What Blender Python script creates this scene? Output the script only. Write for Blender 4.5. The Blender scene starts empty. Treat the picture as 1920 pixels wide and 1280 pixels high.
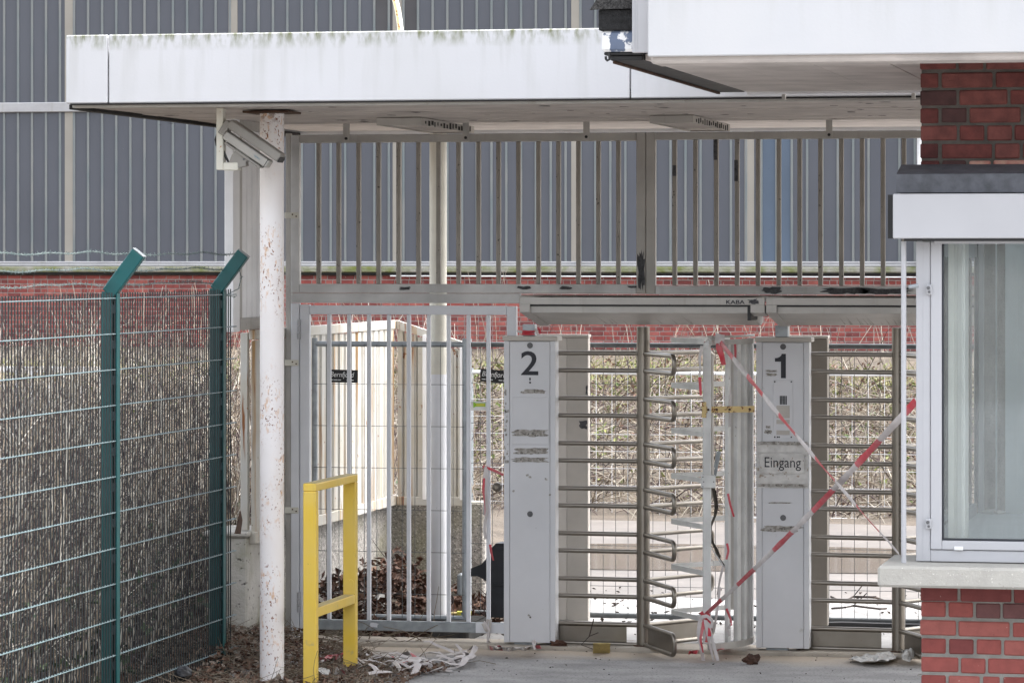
import bpy, bmesh, math, random
from math import radians, sin, cos, pi, tau
from mathutils import Vector, Matrix, noise

random.seed(7)
sc = bpy.context.scene
COL = sc.collection

# ------------------------------------------------------------------ camera, sky, sun, exposure
F, CX, HY, EYE, TH = 6800.0, 960.0, 487.0, 2.53, radians(12)
ST, CT = sin(TH), cos(TH)
cam_d = bpy.data.cameras.new('camera')
cam = bpy.data.objects.new('camera', cam_d)
COL.objects.link(cam)
cam.location = (0, 0, EYE)
cam.rotation_euler = (radians(90), 0, TH)
cam_d.sensor_width = 36
cam_d.lens = 36 * F / 1920
cam_d.shift_y = -(640 - HY) / 1920
cam_d.clip_start = 0.5
cam_d.clip_end = 1500
sc.camera = cam

world = bpy.data.worlds.new('World')
sc.world = world
world.use_nodes = True
wn = world.node_tree
bg = wn.nodes['Background']
sky = wn.nodes.new('ShaderNodeTexSky')
sky.sky_type = 'NISHITA'
sky.sun_disc = False
SUN_EL, SUN_AZ = radians(60), radians(70)
sky.sun_elevation = SUN_EL
sky.sun_rotation = SUN_AZ
sky.air_density = 1.0
sky.dust_density = 4.0
sky.ozone_density = 1.0
hsv = wn.nodes.new('ShaderNodeHueSaturation')      # an overcast sky: little colour
hsv.inputs['Saturation'].default_value = 0.30
wn.links.new(sky.outputs[0], hsv.inputs['Color'])
wn.links.new(hsv.outputs[0], bg.inputs['Color'])
bg.inputs['Strength'].default_value = 0.15

sun_d = bpy.data.lights.new('sun', 'SUN')
sun_d.energy = 0.6
sun_d.angle = radians(50)
sun_d.color = (1.0, 0.985, 0.96)
sun = bpy.data.objects.new('sun', sun_d)
COL.objects.link(sun)
sd = Vector((sin(SUN_AZ) * cos(SUN_EL), cos(SUN_AZ) * cos(SUN_EL), sin(SUN_EL)))   # towards the sun
sun.rotation_euler = sd.to_track_quat('Z', 'Y').to_euler()
sun.location = sd * 60

sc.view_settings.view_transform = 'Standard'
sc.view_settings.look = 'None'
sc.view_settings.gamma = 1
sc.view_settings.use_curve_mapping = False
sc.view_settings.exposure = 2.25
sc.render.engine = 'CYCLES'
sc.cycles.max_bounces = 8
sc.cycles.diffuse_bounces = 5

# ------------------------------------------------------------------ survey: where a sight line meets a wall plane
def _d(px):
    a = (px - CX) / F
    return a * CT - ST, a * ST + CT
def PY(px, py, Y):
    dx, dy = _d(px); Z = Y / dy
    return Vector((dx * Z, Y, EYE - (py - HY) / F * Z))
def PX(px, py, X):
    dx, dy = _d(px); Z = X / dx
    return Vector((X, dy * Z, EYE - (py - HY) / F * Z))
def PZ(px, py, z=0.0):
    Z = (EYE - z) * F / (py - HY); dx, dy = _d(px)
    return Vector((dx * Z, dy * Z, z))
def xY(px, Y): return PY(px, HY, Y).x
def zY(px, py, Y): return PY(px, py, Y).z
RIGHT, FWD = Vector((CT, ST, 0)), Vector((-ST, CT, 0))
UP = Vector((0, 0, 1))

# ------------------------------------------------------------------ materials
def lin(r, g=None, b=None):
    if g is None: r, g, b = r
    f = lambda c: (c / 255 / 12.92) if c / 255 <= .04045 else ((c / 255 + .055) / 1.055) ** 2.4
    return (f(r), f(g), f(b), 1)
class NG:
    def __init__(s, name):
        s.m = bpy.data.materials.new(name); s.m.use_nodes = True
        s.t = s.m.node_tree; s.b = s.t.nodes['Principled BSDF']
        s.pos = s.t.nodes.new('ShaderNodeNewGeometry').outputs['Position']
    def n(s, typ, **k):
        x = s.t.nodes.new(typ)
        for a, v in k.items(): setattr(x, a, v)
        return x
    def l(s, a, b): s.t.links.new(a, b)
    def noise(s, scale, detail=4, stretch=None, rough=.55, off=0.0):
        v = s.pos
        if stretch or off:
            mp = s.n('ShaderNodeMapping'); s.l(v, mp.inputs[0])
            mp.inputs['Scale'].default_value = stretch or (1, 1, 1)
            mp.inputs['Location'].default_value = (off, off * .7, off * 1.3)
            v = mp.outputs[0]
        x = s.n('ShaderNodeTexNoise'); s.l(v, x.inputs['Vector'])
        x.inputs['Scale'].default_value = scale; x.inputs['Detail'].default_value = detail
        x.inputs['Roughness'].default_value = rough
        return x.outputs['Fac']
    def ramp(s, fac, a, b):
        r = s.n('ShaderNodeMapRange'); s.l(fac, r.inputs[0])
        r.inputs[1].default_value = a; r.inputs[2].default_value = b
        return r.outputs[0]
    def mul(s, a, b):
        m = s.n('ShaderNodeMath', operation='MULTIPLY'); s.l(a, m.inputs[0])
        if isinstance(b, (int, float)): m.inputs[1].default_value = b
        else: s.l(b, m.inputs[1])
        return m.outputs[0]
    def mix(s, fac, a, b):
        m = s.n('ShaderNodeMix', data_type='RGBA'); s.l(fac, m.inputs['Factor'])
        for v, i in ((a, 6), (b, 7)):
            if isinstance(v, (tuple, list)): m.inputs[i].default_value = v
            else: s.l(v, m.inputs[i])
        return m.outputs[2]
    def zband(s, z0, z1, axis=2):
        sp = s.n('ShaderNodeSeparateXYZ'); s.l(s.pos, sp.inputs[0])
        return s.ramp(sp.outputs[axis], z0, z1)
    def done(s, col, rough=.5, metal=0, bump=None, spec=.4):
        b = s.b
        if isinstance(col, (tuple, list)): b.inputs['Base Color'].default_value = col
        else: s.l(col, b.inputs['Base Color'])
        if isinstance(rough, (int, float)): b.inputs['Roughness'].default_value = rough
        else: s.l(rough, b.inputs['Roughness'])
        b.inputs['Metallic'].default_value = metal
        b.inputs['Specular IOR Level'].default_value = spec
        if bump:
            bp = s.n('ShaderNodeBump'); s.l(bump[0], bp.inputs['Height'])
            bp.inputs['Strength'].default_value = bump[1]; bp.inputs['Distance'].default_value = bump[2]
            s.l(bp.outputs[0], b.inputs['Normal'])
        return s.m
def M(name, col, rough=.5, metal=0, mott=(2.5, .25), col2=None, spots=(), streaks=(), bump=None, spec=.4):
    """mottled colour, then spots (scale, lo, hi, colour), then vertical streaks (scale, lo, hi, colour)"""
    g = NG(name)
    c2 = col2 or tuple(c * (1 - mott[1] * 1.6) for c in col[:3]) + (1,)
    c = g.mix(g.ramp(g.noise(mott[0], 5), .35, .7), col, c2)
    for i, (s, lo, hi, cc) in enumerate(streaks):
        c = g.mix(g.ramp(g.noise(s, 4, (1, 1, .05), off=3.1 * i + 1), lo, hi), c, cc)
    for i, (s, lo, hi, cc) in enumerate(spots):
        c = g.mix(g.ramp(g.noise(s, 5, off=5.7 * i + 2), lo, hi), c, cc)
    bp = None
    if bump: bp = (g.noise(bump[0], 6), bump[1], bump[2] if len(bump) > 2 else .01)
    r = g.ramp(g.noise(7, 3, off=9), -.6, 1.6)
    rr = g.n('ShaderNodeMapRange'); g.l(r, rr.inputs[0])
    rr.inputs[3].default_value = max(.05, rough - .15); rr.inputs[4].default_value = min(1, rough + .15)
    return g.done(c, rr.outputs[0], metal, bp, spec)

RUST, DARK = (.16, .045, .012, 1), (.03, .028, .025, 1)
mt = {}
def fascia_mat(name, z_top, tint=(.53, .53, .545, 1)):
    g = NG(name)
    c = g.mix(g.ramp(g.noise(1.1, 4), .4, .75), tint, (.49, .49, .495, 1))
    c = g.mix(g.mul(g.ramp(g.noise(9, 5, (1, 1, .09)), .5, .78), g.mul(g.zband(z_top - .50, z_top), .75)), c, (.33, .33, .30, 1))
    c = g.mix(g.mul(g.ramp(g.noise(26, 6, (1, 1, .35), off=4), .42, .66), g.zband(z_top - .10, z_top - .012)), c, (.16, .17, .09, 1))
    c = g.mix(g.ramp(g.noise(70, 2, off=8), .76, .80), c, (.25, .24, .21, 1))
    return g.done(c, .55, 0, (g.noise(60, 4), .12, .004))
mt['white_metal'] = M('white_metal', (.72, .72, .73, 1), .5, mott=(3, .12), streaks=[(18, .66, .85, (.45, .42, .36, 1))], spots=[(60, .74, .78, RUST)])
mt['soffit'] = M('soffit', (0.5, 0.455, 0.425, 1), .75, mott=(4, .18), spots=[(34, .70, .74, (.12, .11, .10, 1))], bump=(30, .3, .006))
mt['soffit_pale'] = M('soffit_pale', (0.64, 0.59, 0.56, 1), .75, mott=(5, .15), spots=[(40, .70, .73, (.12, .11, .10, 1))], bump=(30, .3, .006))
mt['grey_paint'] = M('grey_paint', (0.6, 0.595, 0.585, 1), .5, mott=(3, .10), col2=(.37, .365, .355, 1), spots=[(55, .74, .77, (.10, .09, .08, 1))], streaks=[(14, .62, .9, (.36, .34, .31, 1))])
mt['rail_paint'] = M('rail_paint', (0.42, 0.4, 0.37, 1), .5, mott=(5, .12), spots=[(50, .72, .75, (.10, .08, .06, 1))], streaks=[(16, .6, .9, (.25, .22, .18, 1))])
mt['bar_paint'] = M('bar_paint', (0.3, 0.275, 0.24, 1), .45, mott=(6, .15), spots=[(40, .66, .69, (.07, .06, .05, 1))])
mt['door_paint'] = M('door_paint', (0.68, 0.69, 0.72, 1), .45, mott=(3, .08), spots=[(60, .73, .76, (.2, .18, .16, 1))])
mt['cabinet'] = M('cabinet', (0.63, 0.63, 0.645, 1), .45, mott=(2, .07), spots=[(45, .755, .78, (.18, .17, .15, 1)), (9, .70, .78, (.45, .44, .42, 1))])
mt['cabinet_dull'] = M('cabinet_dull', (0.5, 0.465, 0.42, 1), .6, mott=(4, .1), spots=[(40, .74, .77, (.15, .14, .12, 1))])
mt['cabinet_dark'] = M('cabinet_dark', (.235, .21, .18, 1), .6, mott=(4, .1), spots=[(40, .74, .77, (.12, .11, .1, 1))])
mt['cabinet_pale'] = M('cabinet_pale', (0.62, 0.58, 0.53, 1), .6, mott=(4, .08))
mt['housing'] = M('housing', (0.45, 0.43, 0.4, 1), .5, mott=(5, .10), spots=[(70, .71, .74, (.16, .14, .12, 1))], streaks=[(20, .6, .85, (.33, .30, .26, 1))])
mt['steel'] = M('steel', (.25, .228, .198, 1), .34, .9, mott=(8, .25), col2=(.22, .195, .165, 1), spots=[(60, .72, .76, (.2, .14, .09, 1))])
mt['blade'] = M('blade', (0.66, 0.66, 0.64, 1), .5, mott=(6, .14), spots=[(50, .7, .74, (.2, .17, .14, 1))])
mt['galv'] = M('galv', (.36, .39, .41, 1), .45, .5, mott=(14, .2))
mt['galv_dark'] = M('galv_dark', (.13, .14, .145, 1), .5, .4, mott=(14, .2))
mt['green'] = M('green', (0.006, 0.085, 0.088, 1), .4, mott=(6, .12), col2=(.008, .062, .066, 1))
mt['green_dark'] = M('green_dark', (.010, .030, .034, 1), .45, mott=(9, .15))
mt['wire_light'] = M('wire_light', (0.17, 0.235, 0.25, 1), .4, mott=(30, .25))
mt['wire_dark'] = M('wire_dark', (0.012, 0.018, 0.02, 1), .5)
mt['barb'] = M('barb', (.05, .085, .085, 1), .5, mott=(60, .4), col2=(.20, .24, .23, 1))
mt['yellow'] = M('yellow', (.78, .53, .06, 1), .45, mott=(3, .10), col2=(.76, .55, .13, 1), spots=[(60, .71, .74, (.28, .19, .06, 1)), (13, .66, .72, (.60, .44, .14, 1))], streaks=[(17, .60, .78, (.62, .45, .12, 1))])
mt['yellow_top'] = M('yellow_top', (.50, .40, .17, 1), .6, mott=(18, .2), spots=[(60, .66, .7, (.2, .15, .08, 1))])
mt['rust_post'] = None
mt['concrete'] = M('concrete', (0.56, 0.54, 0.5, 1), .9, mott=(3, .2), col2=(.42, .40, .355, 1), spots=[(26, .62, .68, (.09, .085, .08, 1)), (70, .66, .7, (.38, .37, .34, 1)), (2.2, .56, .74, (.20, .20, .10, 1))], bump=(45, .8, .012))
mt['aggregate'] = M('aggregate', (0.38, 0.36, 0.33, 1), .9, mott=(28, .5), col2=(.16, .15, .14, 1), spots=[(75, .60, .64, (.05, .05, .05, 1)), (62, .60, .64, (.55, .53, .49, 1)), (1.6, .5, .8, (.22, .21, .12, 1))], bump=(60, .9, .012))
mt['sill'] = M('sill', (0.4, 0.385, 0.35, 1), .85, mott=(8, .1), spots=[(75, .66, .70, (.28, .26, .22, 1)), (110, .66, .7, (.72, .70, .65, 1))], bump=(80, .5, .006))
mt['mortar'] = M('mortar', (0.23, 0.22, 0.2, 1), .95, mott=(12, .2), bump=(70, .7, .008))
mt['mortar_pale'] = M('mortar_pale', (0.42, 0.375, 0.35, 1), .95, mott=(12, .2))
BR = [(.255, .068, .058), (.21, .052, .045), (.29, .090, .076), (.165, .043, .040), (.13, .056, .054)]
for i, c in enumerate(BR):
    mt['brick%d' % i] = M('brick_red_%d' % i, c + (1,), .85, mott=(22, .12), spots=[(50, .70, .74, (.45, .33, .28, 1)), (30, .70, .76, tuple(v * .55 for v in c) + (1,))], bump=(90, .35, .005))
HB = [(.31, .078, .066), (.26, .064, .056), (.36, .11, .092), (.20, .054, .050)]
for i, c in enumerate(HB):
    mt['hallbrick%d' % i] = M('hall_brick_%d' % i, c + (1,), .9, mott=(9, .2), spots=[(24, .68, .74, (.45, .35, .3, 1))])
for i, c in enumerate(BR): mt['darkbrick%d' % i] = M('shaded_brick_%d' % i, tuple(v * .45 for v in c) + (1,), .9, mott=(18, .25), spots=[(50, .71, .75, (.16, .12, .10, 1))], bump=(90, .35, .005))  # darkened booth brick colours: the shade under the roof is painted in
mt['dark_mortar'] = M('shaded_mortar', (.075, .066, .058, 1), .95, mott=(12, .25), bump=(70, .7, .008))  # upper wall mortar, with the roof's shade put into its colour
mt['pale_brick'] = M('pale_brick', (.36, .22, .17, 1), .9, mott=(20, .5), col2=(.24, .07, .06, 1))
mt['bitumen'] = M('bitumen', (.020, .020, .021, 1), .85, mott=(50, .5), bump=(120, .8, .01))
mt['shingle'] = M('shingle', (.07, .068, .066, 1), .95, mott=(90, .6), bump=(160, 1, .01))
mt['peeling_blue'] = M('peeling_blue', (.15, .19, .28, 1), .6, spots=[(11, .50, .53, (.72, .72, .72, 1))], bump=(20, .4, .01))
mt['slate'] = M('slate', (.085, .09, .105, 1), .6, mott=(16, .3), bump=(50, .3, .005))
mt['alu'] = M('alu', (0.42, 0.422, 0.44, 1), .4, mott=(2, .05), spots=[(90, .77, .79, (.3, .3, .3, 1))])
mt['gasket'] = M('gasket', (.02, .022, .03, 1), .6)
mt['black'] = M('black', (.016, .016, .017, 1), .55)
mt['black_plastic'] = M('black_plastic', (.022, .024, .030, 1), .45, mott=(8, .3))
mt['rubber'] = M('rubber', (.035, .034, .033, 1), .9, mott=(20, .4), col2=(.07, .066, .06, 1), bump=(80, .5, .005))
mt['black_ink'] = M('black_ink', (.014, .014, .022, 1), .5)
mt['white_print'] = M('white_print', (.80, .80, .80, 1), .6)
mt['paper'] = M('paper', (.68, .66, .63, 1), .8, mott=(10, .2), spots=[(26, .62, .66, (.36, .30, .24, 1)), (60, .70, .72, (.12, .1, .09, 1))], bump=(30, .6, .01))
mt['glue'] = M('glue', (0.2, 0.18, 0.155, 1), .85, mott=(45, .5), col2=(.47, .45, .42, 1), spots=[(60, .58, .62, (.12, .11, .1, 1))])
mt['chip'] = M('chip', (.085, .085, .09, 1), .8, mott=(60, .4), bump=(90, .5, .004))
mt['chip_black'] = M('chip_black', (.02, .018, .017, 1), .9)
mt['rusty'] = M('rusty', (0.62, 0.47, 0.22, 1), .7, mott=(6, .1), spots=[(38, .56, .62, RUST), (60, .62, .66, (.06, .02, .01, 1))])
mt['rust_iron'] = M('rust_iron', (.10, .055, .035, 1), .9, mott=(30, .4), bump=(60, .5, .005))
mt['camera_grey'] = M('camera_grey', (0.26, 0.245, 0.22, 1), .5, mott=(5, .1))
mt['camera_pale'] = M('camera_pale', (0.38, 0.365, 0.335, 1), .45, mott=(5, .08))
mt['mount_dark'] = M('mount_dark', (.12, .12, .125, 1), .5)
mt['cream_metal'] = M('cream_metal', (.66, .64, .56, 1), .5, mott=(4, .1), spots=[(30, .69, .73, (.35, .18, .07, 1))])
mt['slat_white'] = M('slat_white', (0.52, 0.515, 0.49, 1), .6, mott=(3, .1), col2=(.47, .435, .36, 1), streaks=[(13, .56, .68, (.36, .22, .10, 1)), (21, .64, .70, (.22, .08, .02, 1))], spots=[(16, .68, .71, (.22, .08, .02, 1)), (45, .70, .72, (.05, .03, .02, 1))])
mt['screen_white'] = M('screen_white', (0.84, 0.84, 0.85, 1), .55, mott=(3, .1), spots=[(45, .74, .76, (.36, .18, .06, 1))])
mt['tape_red'] = M('tape_red', (0.52, 0.03, 0.05, 1), .4, mott=(9, .25), col2=(.52, .16, .17, 1))
mt['tape_white'] = M('tape_white', (.58, .535, .52, 1), .4, mott=(9, .15))
mt['tape_old'] = M('tape_old', (.60, .555, .52, 1), .6, mott=(14, .25), spots=[(5, .56, .60, (.46, .12, .13, 1))])
mt['blue_ink'] = M('blue_ink', (.02, .22, .34, 1), .5)
mt['label_green'] = M('label_green', (.32, .62, .03, 1), .5)
mt['yellow_ink'] = M('yellow_ink', (.72, .68, .10, 1), .5)
mt['wood_dark'] = M('wood_dark', (.05, .035, .028, 1), .9)
mt['cable'] = M('cable', (.10, .085, .07, 1), .6, mott=(30, .5))
mt['glazing'] = M('glazing', (0.086, 0.092, 0.11, 1), .32, mott=(.7, .06), streaks=[(9, .64, .9, (.092, .096, .112, 1))], spots=[(7, .765, .79, (.5, .5, .5, 1))], spec=.35)
mt['glazing_new'] = M('glazing_new', (0.092, 0.125, 0.175, 1), .3, mott=(.9, .1), spec=.35)
mt['glazing_dark'] = M('glazing_dark', (.075, .073, .078, 1), .4, mott=(.9, .15), spec=.35)
mt['glazing_rib'] = M('glazing_rib', (0.14, 0.165, 0.172, 1), .4, mott=(1.3, .12), col2=(.20, .205, .20, 1))
mt['stanchion'] = M('stanchion', (.30, .28, .245, 1), .6, mott=(1, .1))
mt['moss'] = M('moss', (.30, .29, .26, 1), .95, mott=(3.5, .3), col2=(.14, .16, .045, 1), bump=(20, .8, .02))
mt['tan_cane'] = M('tan_cane', (0.19, 0.155, 0.11, 1), .85, mott=(3, .35), col2=(.15, .12, .09, 1))
mt['pale_cane'] = M('pale_cane', (0.37, 0.33, 0.27, 1), .85, mott=(3, .25))
mt['scrub_tan'] = M('scrub_tan', (.40, .33, .25, 1), .85, mott=(3, .3), col2=(.22, .17, .125, 1))
mt['scrub_pale'] = M('scrub_pale', (.66, .61, .53, 1), .85, mott=(3, .25))
mt['dark_twig'] = M('dark_twig', (.050, .035, .035, 1), .9, mott=(3, .4), col2=(.11, .075, .07, 1))
mt['leaf_green'] = M('leaf_green', (.07, .11, .03, 1), .6, mott=(3, .4), col2=(.22, .22, .06, 1))
mt['leaf_ivy'] = M('leaf_ivy', (.035, .07, .03, 1), .5, mott=(3, .4), col2=(.09, .12, .05, 1))
mt['grass_dry'] = M('grass_dry', (0.27, 0.245, 0.115, 1), .9, mott=(1.5, .4), col2=(.20, .22, .07, 1))
mt['leaf_brown'] = M('leaf_brown', (0.15, 0.092, 0.066, 1), .85, mott=(9, .5), col2=(.22, .14, .10, 1))
mt['leaf_dark'] = M('leaf_dark', (0.04, 0.024, 0.019, 1), .8, mott=(9, .5), col2=(.10, .042, .022, 1))
mt['leaf_pale'] = M('leaf_pale', (0.34, 0.28, 0.23, 1), .85, mott=(9, .4))
mt['rag_white'] = M('rag_white', (.62, .61, .58, 1), .8, mott=(12, .2))
mt['interior'] = M('interior', (0.62, 0.68, 0.7, 1), .8, mott=(1.5, .1))
mt['interior_floor'] = M('interior_floor', (.22, .21, .2, 1), .8)
mt['blind'] = M('blind', (0.93, 0.93, 0.88, 1), .7, mott=(3, .08))

def rust_post_mat():
    g = NG('rust_spotted_post')
    c = g.mix(g.ramp(g.noise(3, 4), .35, .75), (.80, .77, .76, 1), (.74, .69, .66, 1))
    lo = g.ramp(g.noise(2.3, 3, (1.6, 1.6, 1), off=3.3), .44, .60)
    c = g.mix(g.mul(g.ramp(g.noise(44, 3, (1, 1, .5)), .56, .68), g.mul(lo, .75)), c, (.60, .33, .15, 1))
    c = g.mix(g.mul(g.ramp(g.noise(70, 2, (1, 1, .8), off=6), .625, .65), lo), c, (.21, .065, .02, 1))
    c = g.mix(g.mul(g.ramp(g.noise(30, 4, off=2), .5, .6), g.zband(3.33, 3.42)), c, (.16, .07, .03, 1))
    return g.done(c, .45, 0, (g.noise(50, 3), .1, .004))
mt['rust_post'] = rust_post_mat()
def glass_mat(name, tint, refl=.10):
    m = bpy.data.materials.new(name); m.use_nodes = True; t = m.node_tree
    t.nodes.remove(t.nodes['Principled BSDF'])
    tr = t.nodes.new('ShaderNodeBsdfTransparent'); tr.inputs[0].default_value = tint
    gl = t.nodes.new('ShaderNodeBsdfGlossy'); gl.inputs['Roughness'].default_value = .03
    df = t.nodes.new('ShaderNodeBsdfDiffuse'); df.inputs[0].default_value = (.62, .66, .65, 1)
    ns = t.nodes.new('ShaderNodeTexNoise'); ge = t.nodes.new('ShaderNodeNewGeometry')
    mp = t.nodes.new('ShaderNodeMapping'); mp.inputs['Scale'].default_value = (30, 30, 3)
    t.links.new(ge.outputs['Position'], mp.inputs[0]); t.links.new(mp.outputs[0], ns.inputs['Vector'])
    ns.inputs['Scale'].default_value = 1.0; ns.inputs['Detail'].default_value = 6
    mr = t.nodes.new('ShaderNodeMapRange'); t.links.new(ns.outputs['Fac'], mr.inputs[0])
    mr.inputs[1].default_value = .3; mr.inputs[2].default_value = .9; mr.inputs[3].default_value = .09; mr.inputs[4].default_value = .17
    fr = t.nodes.new('ShaderNodeFresnel'); fr.inputs[0].default_value = 1.5
    m1 = t.nodes.new('ShaderNodeMixShader'); m2 = t.nodes.new('ShaderNodeMixShader')
    t.links.new(mr.outputs[0], m1.inputs[0]); t.links.new(tr.outputs[0], m1.inputs[1]); t.links.new(df.outputs[0], m1.inputs[2])
    t.links.new(fr.outputs[0], m2.inputs[0]); t.links.new(m1.outputs[0], m2.inputs[1]); t.links.new(gl.outputs[0], m2.inputs[2])
    t.links.new(m2.outputs[0], t.nodes['Material Output'].inputs[0])
    return m
mt['hall_trim'] = M('hall_trim', (.40, .40, .41, 1), .55, mott=(2, .15), streaks=[(8, .6, .8, (.28, .28, .25, 1))])
mt['desk'] = M('desk', (0.8, 0.85, 0.88, 1), .5, mott=(2, .08))
mt['glass'] = glass_mat('booth_glass', (.95, .97, .97, 1))
def ground_mat():
    g = NG('dirt_ground')
    c = g.mix(g.ramp(g.noise(1.5, 6), .35, .7), (.13, .105, .08, 1), (.075, .06, .046, 1))
    c = g.mix(g.ramp(g.noise(30, 4), .55, .7), c, (.20, .165, .13, 1))
    return g.done(c, .95, 0, (g.noise(25, 6), .8, .03))
def road_mat():
    g = NG('worn_asphalt')
    c = g.mix(g.ramp(g.noise(2.2, 6, (1, 1.6, 1)), .35, .7), (.38, .372, .365, 1), (.235, .23, .225, 1))
    c = g.mix(g.ramp(g.noise(60, 4), .58, .66), c, (.12, .12, .12, 1))
    edge = g.n('ShaderNodeMath', operation='ADD')
    g.l(g.zband(22.0, 23.1, 1), edge.inputs[0]); g.l(g.ramp(g.noise(2.6, 6, off=5), -.1, 1.6), edge.inputs[1])
    c = g.mix(g.ramp(edge.outputs[0], .75, 1.15), c, (.46, .39, .31, 1))
    c = g.mix(g.ramp(g.noise(45, 4, off=7), .68, .72), c, (.06, .05, .04, 1))
    return g.done(c, .9, 0, (g.noise(40, 6), .5, .01))
mt['ground'] = ground_mat(); mt['road'] = road_mat()
mt['slab'] = M('pale_slab', (0.38, 0.37, 0.36, 1), .85, mott=(1.8, .22), spots=[(10, .62, .66, (.22, .2, .18, 1)), (22, .64, .67, (.10, .09, .08, 1))], bump=(30, .4, .01))
mt['mud'] = M('wet_mud', (0.125, 0.107, 0.092, 1), .35, mott=(1.2, .2), col2=(.19, .162, .14, 1), spots=[(9, .66, .72, (.30, .26, .23, 1))], bump=(14, .25, .02))
mt['water'] = M('puddle_water', (.15, .122, .10, 1), .06, mott=(.6, .1), bump=(3, .03, .01), spec=.5)
mt['kerb'] = M('kerb_stone', (.46, .41, .345, 1), .9, mott=(5, .2), spots=[(30, .64, .68, (.16, .13, .11, 1))], bump=(40, .4, .008))

# ------------------------------------------------------------------ mesh and object helpers
class MB:
    def __init__(s): s.v, s.f, s.mi = [], [], []
    def add(s, vs, fs, mi=0):
        o = len(s.v); s.v += [Vector(v) for v in vs]
        s.f += [tuple(i + o for i in f) for f in fs]; s.mi += [mi] * len(fs)
        return s
    def box(s, x0, x1, y0, y1, z0, z1, b=0.0, mi=0):
        x0, x1 = sorted((x0, x1)); y0, y1 = sorted((y0, y1)); z0, z1 = sorted((z0, z1))
        return s.obox(Vector(((x0 + x1) / 2, (y0 + y1) / 2, (z0 + z1) / 2)), (Vector((1, 0, 0)), Vector((0, 1, 0)), UP),
                      ((x1 - x0) / 2, (y1 - y0) / 2, (z1 - z0) / 2), b, mi)
    def obox(s, c, ax, h, b=0.0, mi=0):
        def P(p): return Vector(c) + ax[0] * p[0] + ax[1] * p[1] + ax[2] * p[2]
        sg = (-1, 1)
        if b <= 0:
            vs = [P((i * h[0], j * h[1], k * h[2])) for i in sg for j in sg for k in sg]
            return s.add(vs, [(0, 1, 3, 2), (4, 6, 7, 5), (0, 4, 5, 1), (2, 3, 7, 6), (0, 2, 6, 4), (1, 5, 7, 3)], mi)
        b = min(b, min(h) * .6)
        idx, vs = {}, []
        for i in sg:
            for j in sg:
                for k in sg:
                    q = (i, j, k)
                    for a in range(3):
                        p = [q[t] * (h[t] if t == a else h[t] - b) for t in range(3)]
                        idx[(q, a)] = len(vs); vs.append(P(p))
        fs = []
        for a in range(3):
            o1, o2 = (a + 1) % 3, (a + 2) % 3
            for sgn in sg:
                loop = []
                for u, w in ((-1, -1), (1, -1), (1, 1), (-1, 1)):
                    q = [0, 0, 0]; q[a] = sgn; q[o1] = u; q[o2] = w; loop.append(idx[(tuple(q), a)])
                fs.append(tuple(loop))
            for u in sg:
                for w in sg:
                    q0 = [0, 0, 0]; q1 = [0, 0, 0]
                    q0[o1] = q1[o1] = u; q0[o2] = q1[o2] = w; q0[a] = -1; q1[a] = 1
                    q0, q1 = tuple(q0), tuple(q1)
                    fs.append((idx[(q0, o1)], idx[(q1, o1)], idx[(q1, o2)], idx[(q0, o2)]))
        for i in sg:
            for j in sg:
                for k in sg:
                    q = (i, j, k); fs.append((idx[(q, 0)], idx[(q, 1)], idx[(q, 2)]))
        return s.add(vs, fs, mi)
    def bar(s, p, q, w, t, up=UP, b=0.0, mi=0):
        """rectangular bar from p to q: w across (perpendicular to up and axis), t along up"""
        p, q = Vector(p), Vector(q); d = q - p; L = d.length; d = d / L
        sd_ = d.cross(up).normalized(); u2 = sd_.cross(d).normalized()
        return s.obox((p + q) / 2, (d, sd_, u2), (L / 2, w / 2, t / 2), b, mi)
    def path(s, pts, r, n=8, mi=0, caps=True, flat=None):
        pts = [Vector(p) for p in pts]
        rs = r if isinstance(r, (list, tuple)) else [r] * len(pts)
        o = len(s.v); prev = None; rings = []
        for i, p in enumerate(pts):
            t = (pts[min(i + 1, len(pts) - 1)] - pts[max(i - 1, 0)])
            t = t.normalized() if t.length > 1e-9 else UP
            if prev is None:
                a = t.orthogonal().normalized()
            else:
                a = prev - t * prev.dot(t)
                a = a.normalized() if a.length > 1e-6 else t.orthogonal().normalized()
            prev = a; b = t.cross(a)
            rings.append([p + (a * cos(tau * k / n) + b * sin(tau * k / n)) * rs[i] for k in range(n)])
        vs = [v for rg in rings for v in rg]; fs = []
        for i in range(len(pts) - 1):
            for k in range(n):
                k2 = (k + 1) % n
                fs.append((i * n + k, i * n + k2, (i + 1) * n + k2, (i + 1) * n + k))
        if caps:
            fs.append(tuple(range(n - 1, -1, -1))); fs.append(tuple((len(pts) - 1) * n + k for k in range(n)))
        return s.add(vs, fs, mi)
    def tube(s, p, q, r, n=10, mi=0): return s.path([p, q], r, n, mi)
    def prismY(s, pts, y0, y1, mi=0):
        n = len(pts)
        vs = [Vector((x, y0, z)) for x, z in pts] + [Vector((x, y1, z)) for x, z in pts]
        fs = [tuple(range(n)), tuple(range(2 * n - 1, n - 1, -1))]
        fs += [(i, (i + 1) % n, n + (i + 1) % n, n + i) for i in range(n)]
        return s.add(vs, fs, mi)
    def prismX(s, pts, x0, x1, mi=0):
        n = len(pts)
        vs = [Vector((x0, y, z)) for y, z in pts] + [Vector((x1, y, z)) for y, z in pts]
        fs = [tuple(range(n)), tuple(range(2 * n - 1, n - 1, -1))]
        fs += [(i, (i + 1) % n, n + (i + 1) % n, n + i) for i in range(n)]
        return s.add(vs, fs, mi)
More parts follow.
